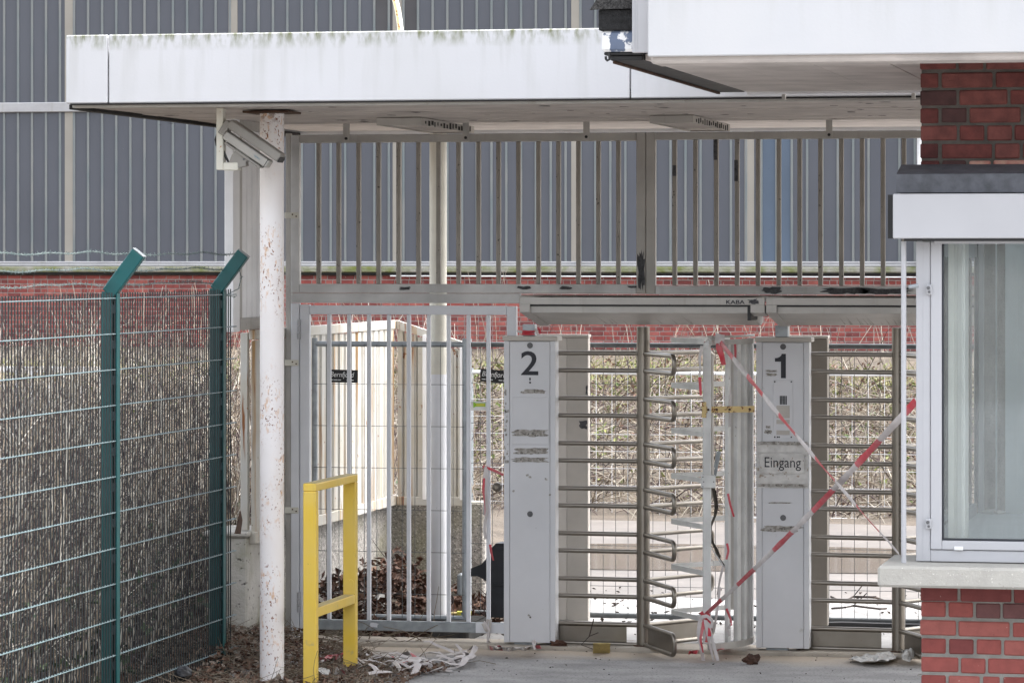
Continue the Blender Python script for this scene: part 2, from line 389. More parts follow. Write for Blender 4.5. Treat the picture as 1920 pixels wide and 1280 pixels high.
    def mesh(s, name, mats, org=Vector(), smooth=False, fix=True):
        me = bpy.data.meshes.new(name)
        me.from_pydata([v - org for v in s.v], [], s.f)
        for m in (mats if isinstance(mats, (list, tuple)) else [mats]): me.materials.append(mt[m] if isinstance(m, str) else m)
        if any(s.mi): me.polygons.foreach_set('material_index', s.mi)
        if fix:
            bm = bmesh.new(); bm.from_mesh(me); bmesh.ops.recalc_face_normals(bm, faces=bm.faces); bm.to_mesh(me); bm.free()
        if smooth:
            me.polygons.foreach_set('use_smooth', [True] * len(me.polygons)); me.set_sharp_from_angle(angle=radians(40))
        me.update()
        return me
    def build(s, name, mats, parent=None, smooth=False, label=None, org=None, kind=None, fix=True):
        pw = WL.get(parent, Vector()) if parent else Vector()
        o_ = Vector(org) if org is not None else pw
        o = bpy.data.objects.new(name, s.mesh(name, mats, o_, smooth, fix))
        COL.objects.link(o); o.location = o_ - pw; WL[o] = o_.copy()
        if parent: o.parent = parent
        if label: o['label'] = label
        if kind: o['kind'] = kind
        return o
WL = {}
def inst(name, me, loc, parent, rot=None):
    o = bpy.data.objects.new(name, me); COL.objects.link(o)
    o.parent = parent; o.location = Vector(loc) - WL[parent]; WL[o] = Vector(loc)
    if rot: o.rotation_euler = rot
    return o
def thing(name, label, cat, loc=(0, 0, 0), group=None, kind=None):
    o = bpy.data.objects.new(name, None); COL.objects.link(o); o.empty_display_size = .2
    o.location = loc; WL[o] = Vector(loc); o['label'] = label; o['category'] = cat
    if group: o['group'] = group
    if kind: o['kind'] = kind
    return o
def tag(o, label, cat, group=None, kind=None):
    o['label'] = label; o['category'] = cat
    if group: o['group'] = group
    if kind: o['kind'] = kind
    return o
_dg = None
def text_mesh(txt, x0, x1, z0, z1, Y, mat, name, parent, bold=0.0, shear=0.0, depth=.0015, tilt=0.0, keep=False):
    """lettering in the plane Y facing -y, fitted to the box"""
    cu = bpy.data.curves.new('lettering', 'FONT'); cu.body = txt; cu.offset = bold; cu.shear = shear; cu.resolution_u = 4
    ob = bpy.data.objects.new('lettering', cu); COL.objects.link(ob)
    dg = bpy.context.evaluated_depsgraph_get()
    me = bpy.data.meshes.new_from_object(ob.evaluated_get(dg))
    bpy.data.objects.remove(ob)
    xs = [v.co.x for v in me.vertices]; ys = [v.co.y for v in me.vertices]
    ax, bx, ay, by = min(xs), max(xs), min(ys), max(ys)
    m = MB(); cxx, czz = (x0 + x1) / 2, (z0 + z1) / 2
    def T(v, y):
        x = x0 + (v.co.x - ax) / (bx - ax) * (x1 - x0) - cxx; z = z0 + (v.co.y - ay) / (by - ay) * (z1 - z0) - czz
        return Vector((cxx + x * cos(tilt) - z * sin(tilt), y, czz + x * sin(tilt) + z * cos(tilt)))
    m.add([T(v, Y - depth) for v in me.vertices], [tuple(p.vertices) for p in me.polygons])
    return m.build(name, mat, parent, fix=False)
def ragged(m, x0, x1, z0, z1, Y, n=16, rag=.25, mi=0, t=.0015):
    """thin patch with a torn outline on a plane Y"""
    cx_, cz_, hx, hz = (x0 + x1) / 2, (z0 + z1) / 2, (x1 - x0) / 2, (z1 - z0) / 2
    pts = []
    for k in range(n):
        a = tau * k / n; c, s_ = cos(a), sin(a)
        q = 1 / max(abs(c), abs(s_)); q *= 1 - random.random() * rag
        pts.append((cx_ + c * q * hx, cz_ + s_ * q * hz))
    vs = [Vector((cx_, Y - t, cz_))] + [Vector((x, Y - t, z)) for x, z in pts]
    vs += [Vector((x, Y + t, z)) for x, z in pts]
    fs = [(0, 1 + k, 1 + (k + 1) % n) for k in range(n)]
    fs += [(1 + k, 1 + n + k, 1 + n + (k + 1) % n, 1 + (k + 1) % n) for k in range(n)]
    m.add(vs, fs, mi)
    return m
R = random.uniform

# ------------------------------------------------------------------ the setting: ground, road, slab, mud, puddle
def sstep(a, b, x):
    t = max(0, min(1, (x - a) / (b - a))); return t * t * (3 - 2 * t)
def zg(x, y):
    z = .92 * sstep(34.8, 45, y) + (.18 * noise.noise((x * .35, y * .35, 2)) + .08 * noise.noise((x * 1.3, y * 1.3, 5))) * sstep(34.5, 37, y) * (1 - sstep(60, 62, y))
    z += (.10 + .07 * noise.noise((x * 1.2, y * 1.2, 9))) * sstep(-6.5, -7.6, x) * (1 - sstep(33, 35, y))
    return z
def lines(lo, hi, step, far):
    a = []; v = lo
    while v <= hi + 1e-6: a.append(v); v += step
    ext = []; d = step
    while d < far: d *= 2; ext.append(d)
    return [lo - e for e in reversed(ext)] + a + [hi + e for e in ext]
gx, gy = lines(-16, 4, .5, 500), lines(12, 64, .5, 700)
m = MB()
m.add([(x, y, zg(x, y) - .004 - .006 * (1 - sstep(34, 35, y)) * sstep(-6.6, -6.5, x)) for y in gy for x in gx],
      [(j * len(gx) + i, j * len(gx) + i + 1, (j + 1) * len(gx) + i + 1, (j + 1) * len(gx) + i) for j in range(len(gy) - 1) for i in range(len(gx) - 1)])
tag(m.build('ground', 'ground', smooth=True), 'bare earth ground rising into a bank below the brick hall', 'ground', kind='structure')
def sheet(name, mat, outline, z, label, cat):
    m = MB(); m.add([(x, y, z) for x, y in outline], [tuple(range(len(outline)))])
    return tag(m.build(name, mat, fix=False), label, cat, kind='structure')
YG = 23.2
sheet('road', 'road', [(-6.30, -30), (60, -30), (60, YG - .17), (-6.30, YG - .17)], .002, 'grey worn asphalt forecourt in front of the turnstiles', 'road')
m = MB(); m.box(-6.34, 8, YG - .165, YG + .22, -.05, .028, .008)
tag(m.build('kerb', 'kerb'), 'low sandy kerb strip running under the gate and turnstiles', 'kerb', kind='structure')
def wavy(x0, x1, y0, y1, n=40, amp=.25, seed=1):
    pts = [(x0 + (x1 - x0) * i / n, y0 + amp * noise.noise((i * .37, seed, 0))) for i in range(n + 1)]
    return pts + [(x1 - (x1 - x0) * i / n, y1 + amp * noise.noise((i * .31, seed + 4, 3))) for i in range(n + 1)]
sheet('concrete_slab', 'slab', [(-5.35, YG + .225), (14, YG + .225), (14, 27.3), (-5.35, 27.3)], .002, 'pale concrete paving littered with twigs behind the turnstiles', 'paving')
sheet('mud_track', 'mud', wavy(-14, 14, 26.9, 34.6, amp=.35, seed=2), .006, 'wet brown mud track between the gate and the bramble bank', 'track')
blob = []
for k in range(60):
    a = tau * k / 60; q = 1 + .22 * noise.noise((cos(a) * 1.7, sin(a) * 1.7, 4))
    blob.append((-5.1 + 3.4 * cos(a) * q, 30.4 + 1.45 * sin(a) * q))
sheet('puddle', 'water', blob, .011, 'shallow brown puddle on the muddy track', 'puddle')

# ------------------------------------------------------------------ industrial hall far behind
YH = 64.0
hall = thing('industrial_hall', 'long grey hall of ribbed channel glass on a red brick plinth', 'building', (-9, YH, .6))
def hz(py): return zY(960, py, YH)
z_sill, z_rail0, z_rail1 = hz(490), hz(203), hz(184)
hx0, hx1 = xY(-420, YH), xY(2400, YH)
m = MB(); m.box(hx0, hx1, YH + .30, YH + 12, .3, 9.5); m.build('inner_wall', 'glazing_dark', hall)
m = MB(); m.box(hx0, hx1, YH - .06, YH + .29, z_rail0, z_rail1, .015); m.build('transom', 'hall_trim', hall)
m = MB(); m.box(hx0, hx1, YH - .05, YH + .29, hz(494), z_sill, .01); m.box(hx0, hx1, YH - .08, YH + .28, hz(499.5), hz(494.6), .01); m.build('sill_rail', 'hall_trim', hall)
m = MB(); m.box(hx0, hx1, YH - .13, YH + .29, hz(511), hz(500), .02); m.build('ledge', 'moss', hall)
m = MB(); m.box(hx0, hx1, YH - .10, YH + .2, hz(515.5), hz(511.4), .01); m.build('gutter', 'chip_black', hall)
m = MB(); m.tube((xY(735, YH), YH - .14, hz(517.5)), (xY(1740, YH), YH - .14, hz(519)), .013, 8); m.build('conduit', 'white_print', hall, smooth=True)
m = MB(); m.tube((xY(1727, YH), YH - .16, hz(530)), (xY(1727, YH), YH - .16, 9), .06, 10); m.build('downpipe', 'white_print', hall, smooth=True)
wall_top = hz(516)
m = MB(); m.box(hx0, hx1, YH + .012, YH + .29, .3, wall_top); m.build('wall', 'mortar_pale', hall)
# glazing channels: each its own pane, each with its flange rib
pitch = (xY(375, YH) - xY(110, YH)) / 10
x0 = xY(8, YH) - 15 * pitch
stan = [-180, 130, 437, 745, 1080, 1405, 1735, 2060]
def chan(z0, z1, mat):
    m = MB(); m.box(-pitch / 2 + .010, pitch / 2 - .010, .0, .02, z0, z1, .004); return m.mesh('pane', mat)
def rib(z0, z1):
    m = MB(); m.box(-.022, .022, -.022, .012, z0, z1, .006); return m.mesh('glazing_rib', 'glazing_rib')
zt = z_rail1 + 2.9
pm = {k: (chan(z_sill, z_rail0, k), chan(z_rail1, zt, k)) for k in ('glazing', 'glazing_new', 'glazing_dark')}
rm = (rib(z_sill, z_rail0), rib(z_rail1, zt))
i = 0
while True:
    xc = x0 + pitch * (i + .5)
    if xc > hx1 - .2: break
    for lv in (0, 1):
        a = (xc - xY(0, YH)) / (xY(1920, YH) - xY(0, YH)) * 1920
        kind = 'glazing'
        if lv == 0 and 1455 < a < 1505: kind = 'glazing_new'
        if lv == 1 and 740 < a < 800: kind = 'glazing_dark'
        inst('pane', pm[kind][lv], (xc, YH, 0), hall)
        inst('glazing_rib', rm[lv], (xc - pitch / 2, YH, 0), hall)
    i += 1
for p in stan:
    m = MB(); w = .085
    xc = xY(p, YH)
    m.box(xc - w, xc + w, YH - .012, YH + .03, z_sill, z_rail0); m.box(xc - w, xc + w, YH - .012, YH + .03, z_rail1, zt)
    m.build('stanchion', 'stanchion', hall)
m = MB(); m.box(hx0, hx1, YH - .1, YH + 12, zt, zt + .5); m.build('roof_edge', 'white_metal', hall)
# plinth bricks
seen, rest = [], []
nrow = int((wall_top - .6) / .0833)
for r in range(nrow):
    zc = wall_top - .042 - r * .0833
    x = hx0 + (.06 if r % 2 else 0)
    k = 0
    while x < hx1:
        L = .24 if (r % 2 == 0 or (k % 5 == 0)) else .115
        a = CX + F * ((lambda q: q.dot(RIGHT) / q.dot(FWD))(Vector((x + L / 2, YH, 0))))
        py = HY + (EYE - zc) * F / (Vector((x, YH, 0)).dot(FWD))
        vis = (py < 536 and 560 < a < 1700) or (py < 556 and -5 < a < 436) or (615 < py < 690 and 1108 < a < 1420) or (612 < py < 700 and 1560 < a < 1715) or (py < 640 and 20 < a < 180)
        (seen if vis else rest).append((x, zc, L, random.randrange(4)))
        x += L + .016; k += 1
random.shuffle(seen)
bm_ = {}
for L in (.24, .115):
    for k in range(4):
        m = MB(); m.box(0, L, -.0, .1, -.0335, .0335, .003); bm_[(L, k)] = m.mesh('brick', 'hallbrick%d' % k)
for x, z, L, k in seen[:300]:
    inst('brick', bm_[(L, k)], (x, YH + R(-.003, .003), z), hall)
m = MB()
for x, z, L, k in seen[300:] + rest:
    d = R(-.003, .003); m.box(x, x + L, YH + d, YH + .05, z - .0335, z + .0335, 0, k)
m.build('brickwork', ['hallbrick%d' % k for k in range(4)], hall, kind='stuff')

# ------------------------------------------------------------------ canopy over the gate
YF, YBK = 20.0, 25.0
z_sf = EYE + .891
z_ft = zY(300, 64, YF)
cx0, cx1 = xY(122, YF), 3.5
mt['fascia'] = fascia_mat('white_fascia', z_ft)
canopy = thing('gate_canopy', 'flat white canopy with algae-streaked fascia over the gate and turnstiles', 'canopy', (cx0, YF, z_sf))
xj = [cx0, xY(202.5, YF), xY(1181.5, YF), xY(2150, YF), cx1]
for a, b in zip(xj, xj[1:]):
    m = MB(); m.box(a + .004, b - .004, YF, YF + .035, z_sf + .012, z_ft, .006); m.build('fascia_panel', 'fascia', canopy)
m = MB(); m.box(cx0 + .02, cx1, YF + .036, YBK, z_sf + .07, z_ft - .10); m.build('roof_slab', 'white_metal', canopy)
m = MB(); m.box(cx0, cx0 + .02, YF + .036, YBK, z_sf + .012, z_ft - .02, .004); m.box(cx0 + .02, cx1, YBK - .03, YBK - .002, z_sf + .0, z_ft - .02); m.build('side_fascia', 'white_metal', canopy)
m = MB(); m.box(cx0 + .03, cx1, YF + .037, YF + .10, z_sf - .012, z_sf + .05, .004); m.build('edge_trim', 'rail_paint', canopy)
m = MB(); m.box(cx0 + .03, cx1, YF + .003, YF + .034, z_sf + .003, z_sf + .0115); m.build('shadow_line', 'chip_black', canopy)  # black strip painting the thin shadow line under the fascia
m = MB(); m.box(cx0 - .012, cx0 + .05, YF + .105, YBK - .035, z_sf - .018, z_sf + .012, .003); m.build('edge_strip', 'chip_black', canopy)
y = YF + .105; k = 0
while y < YBK - .1:
    w = min(.29, YBK - .035 - y)
    m = MB(); dz = R(-.002, .002) + (.022 if y > 22.75 else 0)
    m.box(cx0 + .06, cx1, y + .0015, y + w - .0015, z_sf + dz, z_sf + dz + .02, .002)
    m.build('soffit_board', 'soffit_pale' if y > 22.75 else 'soffit', canopy)
    y += w
m = MB()
for k in range(60):
    px_, y = R(300, 1720), R(YF + .15, 23.0)
    x = xY(px_, y); s_ = R(.010, .035)
    n = 6
    pts = [Vector((x + s_ * R(.5, 1.4) * cos(tau * q / n), y + s_ * R(.6, 2.2) * sin(tau * q / n), z_sf - .0035)) for q in range(n)]
    m.add(pts, [tuple(range(n))])
m.build('peeled_paint', 'chip_black', canopy, kind='stuff', fix=False)
# columns
pc = PY(510, 300, 20.88); rP = .0728
m = MB(); m.path([(pc.x, pc.y, z) for z in (-.02, 1, 2, 3, z_sf - .02)], rP, 28)
col1 = m.build('column', 'rust_post', canopy, smooth=True, label='front column with rust spots on white paint')
m = MB(); m.box(pc.x - .14, pc.x + .14, pc.y - .15, pc.y + .15, z_sf - .02, z_sf - .006, .003)
m.build('head_plate', 'rust_iron', col1, org=WL[col1])
pb = PY(821.5, 300, 24.72)
m = MB(); m.path([(pb.x, pb.y, z) for z in (0, 1.73)], .0605, 24)
lowc = m.build('column', 'door_paint', canopy, smooth=True, label='rear column, grey below and cream above')
m = MB(); m.path([(pb.x, pb.y, z) for z in (1.73, z_sf + .02)], .0603, 24)
m.build('upper_shaft', 'cream_metal', lowc, smooth=True, org=WL[lowc])

# ceiling luminaires under the canopy
for px0, px1, py, lab in ((706, 790, 222, 'empty rectangular lamp tray on the soffit above the barred pedestrian gate'),
                          (1218, 1300, 218, 'empty rectangular lamp tray on the soffit between the two turnstiles')):
    y0 = 22.05; a, b = xY(px0, y0), xY(px1, y0); z1 = z_sf - .003; z0 = z_sf - .05
    t = thing('ceiling_light', lab, 'ceiling light', (a, y0, z1), 'lamp trays under the canopy')
    m = MB(); m.box(a, b, y0, y0 + .012, z0, z1, .002); m.box(a, b, y0 + 1.5, y0 + 1.512, z0, z1, .002)
    m.box(a, a + .01, y0 + .0125, y0 + 1.4995, z0, z1); m.box(b - .01, b, y0 + .0125, y0 + 1.4995, z0, z1)
    m.build('tray', 'rail_paint', t)
    m = MB(); m.box(a + .012, b - .012, y0 + .014, y0 + 1.498, z0 + .010, z0 + .015); m.build('diffuser', 'soffit', t)
    m = MB()
    for k in range(16): ragged(m, 0, 1, 0, 1, 0) if False else m.box(b + .0005, b + .002, y0 + .1 + k * .085, y0 + .1 + k * .085 + R(.02, .06), z0 + R(0, .015), z1 - R(.002, .02))
    m.build('peeled_paint', 'chip_black', t, kind='stuff')

# bent conduit standing on the canopy roof
m = MB(); yb = 24.5
pts = [PY(752, 75, yb), PY(751, 57, yb), PY(749, 40, yb), PY(746, 20, yb), PY(741, 0, yb), PY(733, -22, yb), PY(722, -45, yb)]
pts[0].z = z_ft - .12
t = thing('bent_pole', 'bent rusty white pole standing up from the canopy roof', 'pole', pts[0])
m.path(pts, .021, 12); m.build('shaft', 'cream_metal', t, smooth=True)
m = MB(); m.path([p + Vector((-.004, -.016, 0)) for p in pts], .010, 8); m.build('rust_seam', 'rusty', t, smooth=True)

# ------------------------------------------------------------------ camera on its bracket
yc = 20.45
t = thing('security_camera', 'beige box security camera with hood on a drop bracket beside the white column', 'security camera', PY(415, 200, yc))
def q(px, py, y=yc): return PY(px, py, y)
m = MB()
a, b = q(408, 198), q(421, 319)
m.box(a.x, b.x, yc - .03, yc + .03, b.z, z_sf - .003, .004); m.build('drop_arm', 'cream_metal', t)
a, b = q(421.4, 305), q(449, 320); m = MB(); m.box(a.x, b.x, yc - .035, yc + .035, b.z, a.z, .006); m.build('foot_arm', 'cream_metal', t)
P0, P1 = q(424, 253), q(505, 309); ax = (P1 - P0).normalized(); nrm = ax.cross(Vector((0, 1, 0))).normalized()
if nrm.z < 0: nrm = -nrm
L = (P1 - P0).length
m = MB(); m.obox((P0 + P1) / 2 + nrm * .0, (ax, Vector((0, 1, 0)), nrm), (L / 2, .045, .025), .006); body = m.build('body', 'camera_pale', t)
m = MB(); m.obox((P0 + P1) / 2 - nrm * .038, (ax, Vector((0, 1, 0)), nrm), (L / 2 - .03, .045, .007), .002); m.build('base_rail', 'camera_grey', t)
m = MB(); H0, H1 = q(431, 235), q(526, 300); Lh = (H1 - H0).length
m.obox((H0 + H1) / 2 + nrm * .012, (ax, Vector((0, 1, 0)), nrm), (Lh / 2, .052, .027), .006); m.build('hood', 'camera_grey', t)
m = MB(); m.obox(P0 - ax * .018 + nrm * .035, (ax, Vector((0, 1, 0)), nrm), (.020, .050, .045), .004); m.build('back_plate', 'camera_grey', t)
m = MB(); m.obox(P1 - ax * .012, (ax, Vector((0, 1, 0)), nrm), (.002, .0462, .0262), 0); m.obox(H1 + ax * .004 + nrm * .002, (ax, Vector((0, 1, 0)), nrm), (.004, .050, .016), 0); m.build('front_bezel', 'black', t)
# lettering on the body
u = (P0 + P1) / 2
cu = text_mesh('SIEMENS', 0, .042, 0, .009, 0, 'blue_ink', 'lettering', t)
rot = Matrix((ax, Vector((0, 1, 0)), nrm)).transposed().to_4x4()
cen = P0 + ax * (L * .70) + Vector((0, -.0465, 0)) - nrm * .004
for v in cu.data.vertices:
    w = v.co + WL[t]; v.co = (cen + ax * (w.x) + nrm * (w.z)) - WL[t] + Vector((0, 0, 0))
m = MB(); pts = [(440, 318), (428, 316), (437, 291), (447, 279), (462, 287), (470, 296), (463, 304), (464, 311), (452, 314)]
m.prismY([(q(*p).x, q(*p).z) for p in pts], yc - .03, yc + .03); m.build('swivel', 'camera_grey', t)
m = MB(); m.tube(q(457, 299, yc - .034), q(457, 299, yc + .034), .006, 8); m.tube(q(452, 288, yc - .033), q(452, 288, yc + .03), .009, 8); m.build('bolt', 'mount_dark', t)
m = MB(); m.path([q(424, 262), q(418, 266), q(406, 252), q(404.5, 262), q(406, 272), q(420, 285), q(424, 296), q(430, 306), q(440, 300)], .008, 8); m.build('cable', 'black', t, smooth=True)

# ------------------------------------------------------------------ concrete wall, slatted metal fence on it, slatted screen above
XW = -6.52
pn = PX(465, 1223, XW); pcn = PX(735, 925, XW)
yN, yC = pn.y - .03, pcn.y
z_wt = EYE - (1003 - HY) / 291.0
z_wt = PX(465, 1006, XW).z
xE = PY(908, 950, yC).x
wall = thing('concrete_wall', 'weathered concrete retaining wall with rough aggregate face behind the gate', 'wall', (XW, yN, 0))
m = MB(); m.box(XW - .26, XW - .0, yN, yN + .55, -.1, z_wt, .012); m.build('end_pier', 'concrete', wall)
m = MB(); m.box(XW - .26, XW - .03, yN + .551, yC + .2, -.1, z_wt - .012, .01); m.build('flank', 'aggregate', wall)
m = MB(); m.box(XW - .029, xE, yC, yC + .2, -.1, z_wt - .02, .015); m.build('return', 'aggregate', wall)
m = MB(); m.box(XW - .29, XW + .02, yN - .03, yN + .56, z_wt + .001, z_wt + .035, .01); m.build('capping', 'concrete', wall)

zb = PX(735, 934, XW).z; ztp = PX(735, 600, XW).z
fence = thing('slatted_metal_fence', 'rust-streaked white metal slat fence standing on the concrete wall', 'fence', (XW, yN, zb))
m = MB(); m.box(XW + .0, XW + .045, yN + .05, yC - .005, zb - .045, zb + .03, .004); m.build('bottom_rail', 'slat_white', fence)
m = MB(); m.box(XW + .0, XW + .045, yN + .05, yC - .005, ztp - .065, ztp, .004); m.build('top_rail', 'slat_white', fence)
for yy in (yN + .06, yN + 1.6, yC - .08):
    m = MB(); m.box(XW - .06, XW - .012, yy, yy + .05, z_wt + .04, ztp - .02, .003); m.build('post', 'slat_white', fence)
def slat_mesh(w, z0, z1, axis):
    m = MB(); a, b = w / 2, w * .36
    if axis == 'x': pr = [(-a, .006), (-b, -.014), (b, -.014), (a, .006), (a, .010), (-a, .010)]; 
    else: pr = [(-a, .006), (-b, -.014), (b, -.014), (a, .006), (a, .010), (-a, .010)]
    n = len(pr); vs = []
    for z in (z0, z1):
        for u_, d_ in pr: vs.append(Vector((-d_, u_, z)) if axis == 'x' else Vector((u_, d_, z)))
    m.add(vs, [tuple(range(n - 1, -1, -1)), tuple(range(n, 2 * n))] + [(i, (i + 1) % n, n + (i + 1) % n, n + i) for i in range(n)])
    return m.mesh('slat', 'slat_white')
sm = slat_mesh(.135, zb + .032, ztp - .067, 'x')
yy = yN + .13
while yy < yC - .06:
    inst('slat', sm, (XW + .022, yy, R(-.006, .004)), fence); yy += .165
m = MB(); x_r = PY(872, 640, yC).x
zr0, zr1 = ztp, PY(870, 641, yC).z
m.prismY([(XW + .05, zr0 - .065), (x_r, zr1 - .05), (x_r, zr1), (XW + .05, zr0)], yC - .06, yC - .02); m.build('sloping_rail', 'slat_white', fence)
m = MB(); m.box(XW + .05, x_r, yC - .06, yC - .02, zb - .045, zb + .02, .004); m.build('bottom_rail', 'slat_white', fence)
m = MB()
for f_ in (.42, .98):
    xx = XW + .05 + (x_r - XW - .05) * f_; m.box(xx - .014, xx + .014, yC - .072, yC - .0605, zb, ztp - .04 - (zr0 - zr1) * f_, .002)
m.build('cover_strip', 'screen_white', fence)
nS = 10
for k in range(nS):
    f_ = (k + .5) / nS; xx = XW + .05 + (x_r - XW - .05) * f_
    zt_ = zr0 - .058 - (zr0 - zr1) * f_
    me = slat_mesh((x_r - XW) / nS - .006, zb + .021, zt_ - .012, 'y'); inst('slat', me, (xx, yC - .035, 0), fence)
# torn rusty plate at the near end of the wall
m = MB(); a, b = PX(434, 1000, XW + .03), PX(446, 957, XW + .03)
m.prismX([(a.y, a.z), (a.y + .12, a.z - .01), (a.y + .16, b.z - .06), (a.y + .12, b.z), (a.y + .08, b.z - .05), (a.y + .06, b.z - .08)], XW + .048, XW + .056)
m.build('torn_plate', 'rust_iron', fence)

scr = thing('slatted_screen', 'tall white slatted screen under the canopy, behind the round column', 'screen', (XW, 22.0, 2))
ys0, ys1 = PX(435, 500, XW).y, PX(447, 500, XW).y
zs0 = PX(447, 619, XW).z
m = MB(); m.box(XW - .05, XW + .01, ys0, ys1, zs0 - .01, z_sf + .01, .004); m.build('stile', 'screen_white', scr)
yend = YG - .10
m = MB(); m.box(XW - .03, XW + .012, ys1 + .002, yend, zs0, zs0 + .075, .004); m.build('bottom_rail', 'rail_paint', scr)
m = MB(); m.box(XW - .03, XW + .012, ys1 + .002, yend, z_sf - .06, z_sf + .01, .004); m.build('top_rail', 'rail_paint', scr)
m = MB(); m.box(XW - .03, XW + .010, ys1 + .002, ys1 + .055, zs0 + .0755, z_sf - .0605, .004); m.build('inner_stile', 'rail_paint', scr)
m = MB(); m.box(-.012, .006, -.052, .052, zs0 + .076, z_sf - .061, .004); me = m.mesh('slat', 'screen_white')
yy = ys1 + .115
while yy < yend - .05:
    inst('slat', me, (XW, yy, 0), scr); yy += .118
m = MB(); m.box(XW - .034, XW - .03, ys1 + .06, yend, zs0 + .08, z_sf - .07); m.build('backing', 'rust_iron', scr)

# ------------------------------------------------------------------ gate frame, bar grilles, barred gate
def gx_(px): return xY(px, YG)
def gz(px, py): return zY(px, py, YG)
D = .05
jamb = thing('gate_post', 'grey steel post with strap brackets between the round column and the barred gate', 'post', (gx_(540), YG, 0))
m = MB(); m.box(gx_(533), gx_(542.5), YG + .03, YG + .075, .02, gz(540, 250), .003); m.build('flat_bar', 'rail_paint', jamb)
m = MB(); m.box(gx_(545), gx_(560.5), YG, YG + D, .03, gz(545, 568.2), .005); m.build('upright', 'door_paint', jamb)
for py in (404, 680, 956):
    m = MB(); z = gz(545, py); m.box(gx_(534), gx_(560), YG - .006, YG - .0005, z - .02, z + .02, .002); s_ = m.build('strap', 'cream_metal', jamb)
    m = MB(); m.tube((gx_(549), YG - .012, z + .006), (gx_(549), YG - .004, z + .006), .005, 8); m.tube((gx_(556), YG - .012, z - .006), (gx_(556), YG - .004, z - .006), .005, 8)
    m.build('bolt', 'rust_iron', s_, org=WL[s_])
m = MB(); m.box(gx_(545), gx_(975), YG + .001, YG + D, gz(700, 567.5), gz(700, 550.3), .004); m.build('lintel', 'grey_paint', jamb)
m = MB(); m.box(gx_(975) + .002, gx_(1740), YG + .004, YG + D, gz(1210, 565), gz(1210, 553.2), .004); m.build('lintel', 'rail_paint', jamb)

def chip_patch(parent, boxes, Y, mat='chip'):
    for (a, b, c, d, n) in boxes:
        m = MB(); ragged(m, xY(a, Y), xY(b, Y), zY(a, d, Y), zY(a, c, Y), Y - .002, n, .45); m.build('peeled_paint', mat, parent)

def grille(label, xs, rail_y, bars, chips, brackets, first):
    l0, l1, r0, r1 = xs
    t = thing('bar_grille', label, 'grille', (gx_(l0), YG, gz(l0, 540)), 'bar grilles above the entrances')
    zt0, zt1 = gz((l0 + r1) / 2, rail_y[0]), gz((l0 + r1) / 2, rail_y[1])
    zb0, zb1 = gz((l0 + r1) / 2, rail_y[2]), gz((l0 + r1) / 2, rail_y[3])
    m = MB(); m.box(gx_(l0), gx_(l1), YG, YG + D, zb1, zt0, .004); m.build('stile', 'grey_paint' if first else 'rail_paint', t)
    if r1 < 1300: m = MB(); m.box(gx_(r0), gx_(r1), YG, YG + D, zb1, zt0, .004); m.build('stile', 'rail_paint', t)
    e = r0 if r1 < 1300 else r1
    m = MB(); m.box(gx_(l1) + .001, gx_(e) - .001, YG, YG + D, zt1, zt0, .004); m.build('top_rail', 'rail_paint', t)
    m = MB(); m.box(gx_(l1) + .001, gx_(e) - .001, YG, YG + D, zb1, zb0, .004); m.build('bottom_rail', 'grey_paint', t)
    m = MB(); m.box(-.0140, .0140, .008, .042, zb0 + .001, zt1 - .001, .003); me = m.mesh('bar', 'bar_paint')
    for b in bars: inst('bar', me, (gx_(b), YG, 0), t)
    for b in brackets:
        m = MB(); m.box(gx_(b - 6), gx_(b + 6), YG - .012, YG - .0005, zt1 - .002, z_sf + .021, .002); br = m.build('hanger', 'rail_paint', t)
        zz = (zt0 + zt1) / 2; m = MB(); m.tube((gx_(b), YG - .020, zz), (gx_(b), YG - .0125, zz), .010, 8); m.build('bolt', 'black', br, org=WL[br])
    chip_patch(t, chips, YG)
    return t
grille('bar grille with sixteen bars above the pedestrian gate and turnstile two', (545, 561, 1193, 1210.4), (251, 266, 532.5, 549.5),
       [596 + 37.5 * i for i in range(16)],
       [(1194, 1210, 466, 545, 26), (747, 772, 537, 544, 14), (968, 1001, 536, 543, 14), (1048, 1074, 536, 543, 12), (1176, 1196, 535, 541, 10)],
       (650, 874, 1100), True)
g2 = grille('bar grille with patches of bare dark metal on its lower rail above turnstile one', (1211.2, 1228.5, 1740, 1905), (246, 260, 536, 552),
       [1264 + 39.1 * i for i in range(17)],
       [(1426, 1470, 537, 552, 20), (1530, 1640, 538, 552, 30), (1600, 1716, 539, 553, 30)], (1555,), False)
# dark bare metal stretches on bars
for t_, lst in ((g2, [(1264, 310, 330), (1341, 258, 300), (1380, 300, 340)]),):
    for b, y0, y1 in lst: m = MB(); m.box(gx_(b - 3.5), gx_(b + 3.5), YG + .0055, YG + .0075, gz(b, y1), gz(b, y0)); m.build('peeled_paint', 'chip', t_)

def gxy(px): return xY(px, YG + .01)
gate = thing('pedestrian_gate', 'grey barred pedestrian gate with ten upright bars, closed', 'gate', (gx_(562), YG, .1))
YD = YG + .004
dz = lambda px, py: zY(px, py, YD)
m = MB(); m.box(xY(562, YD), xY(580, YD), YD, YD + .045, dz(570, 1186), dz(570, 571), .004); m.build('stile', 'door_paint', gate)
m = MB(); m.box(xY(950, YD), xY(968, YD), YD, YD + .045, dz(960, 1201), dz(960, 574), .004); m.build('stile', 'door_paint', gate)
m = MB(); m.box(xY(580, YD) + .001, xY(950, YD) - .001, YD, YD + .045, dz(765, 590), dz(765, 573), .004); m.build('top_rail', 'door_paint', gate)
za, zb_ = dz(765, 1183), dz(765, 1164)
m = MB(); m.box(xY(580, YD) + .001, xY(950, YD) - .001, YD, YD + .045, za, zb_, .004); br = m.build('bottom_rail', 'galv', gate)
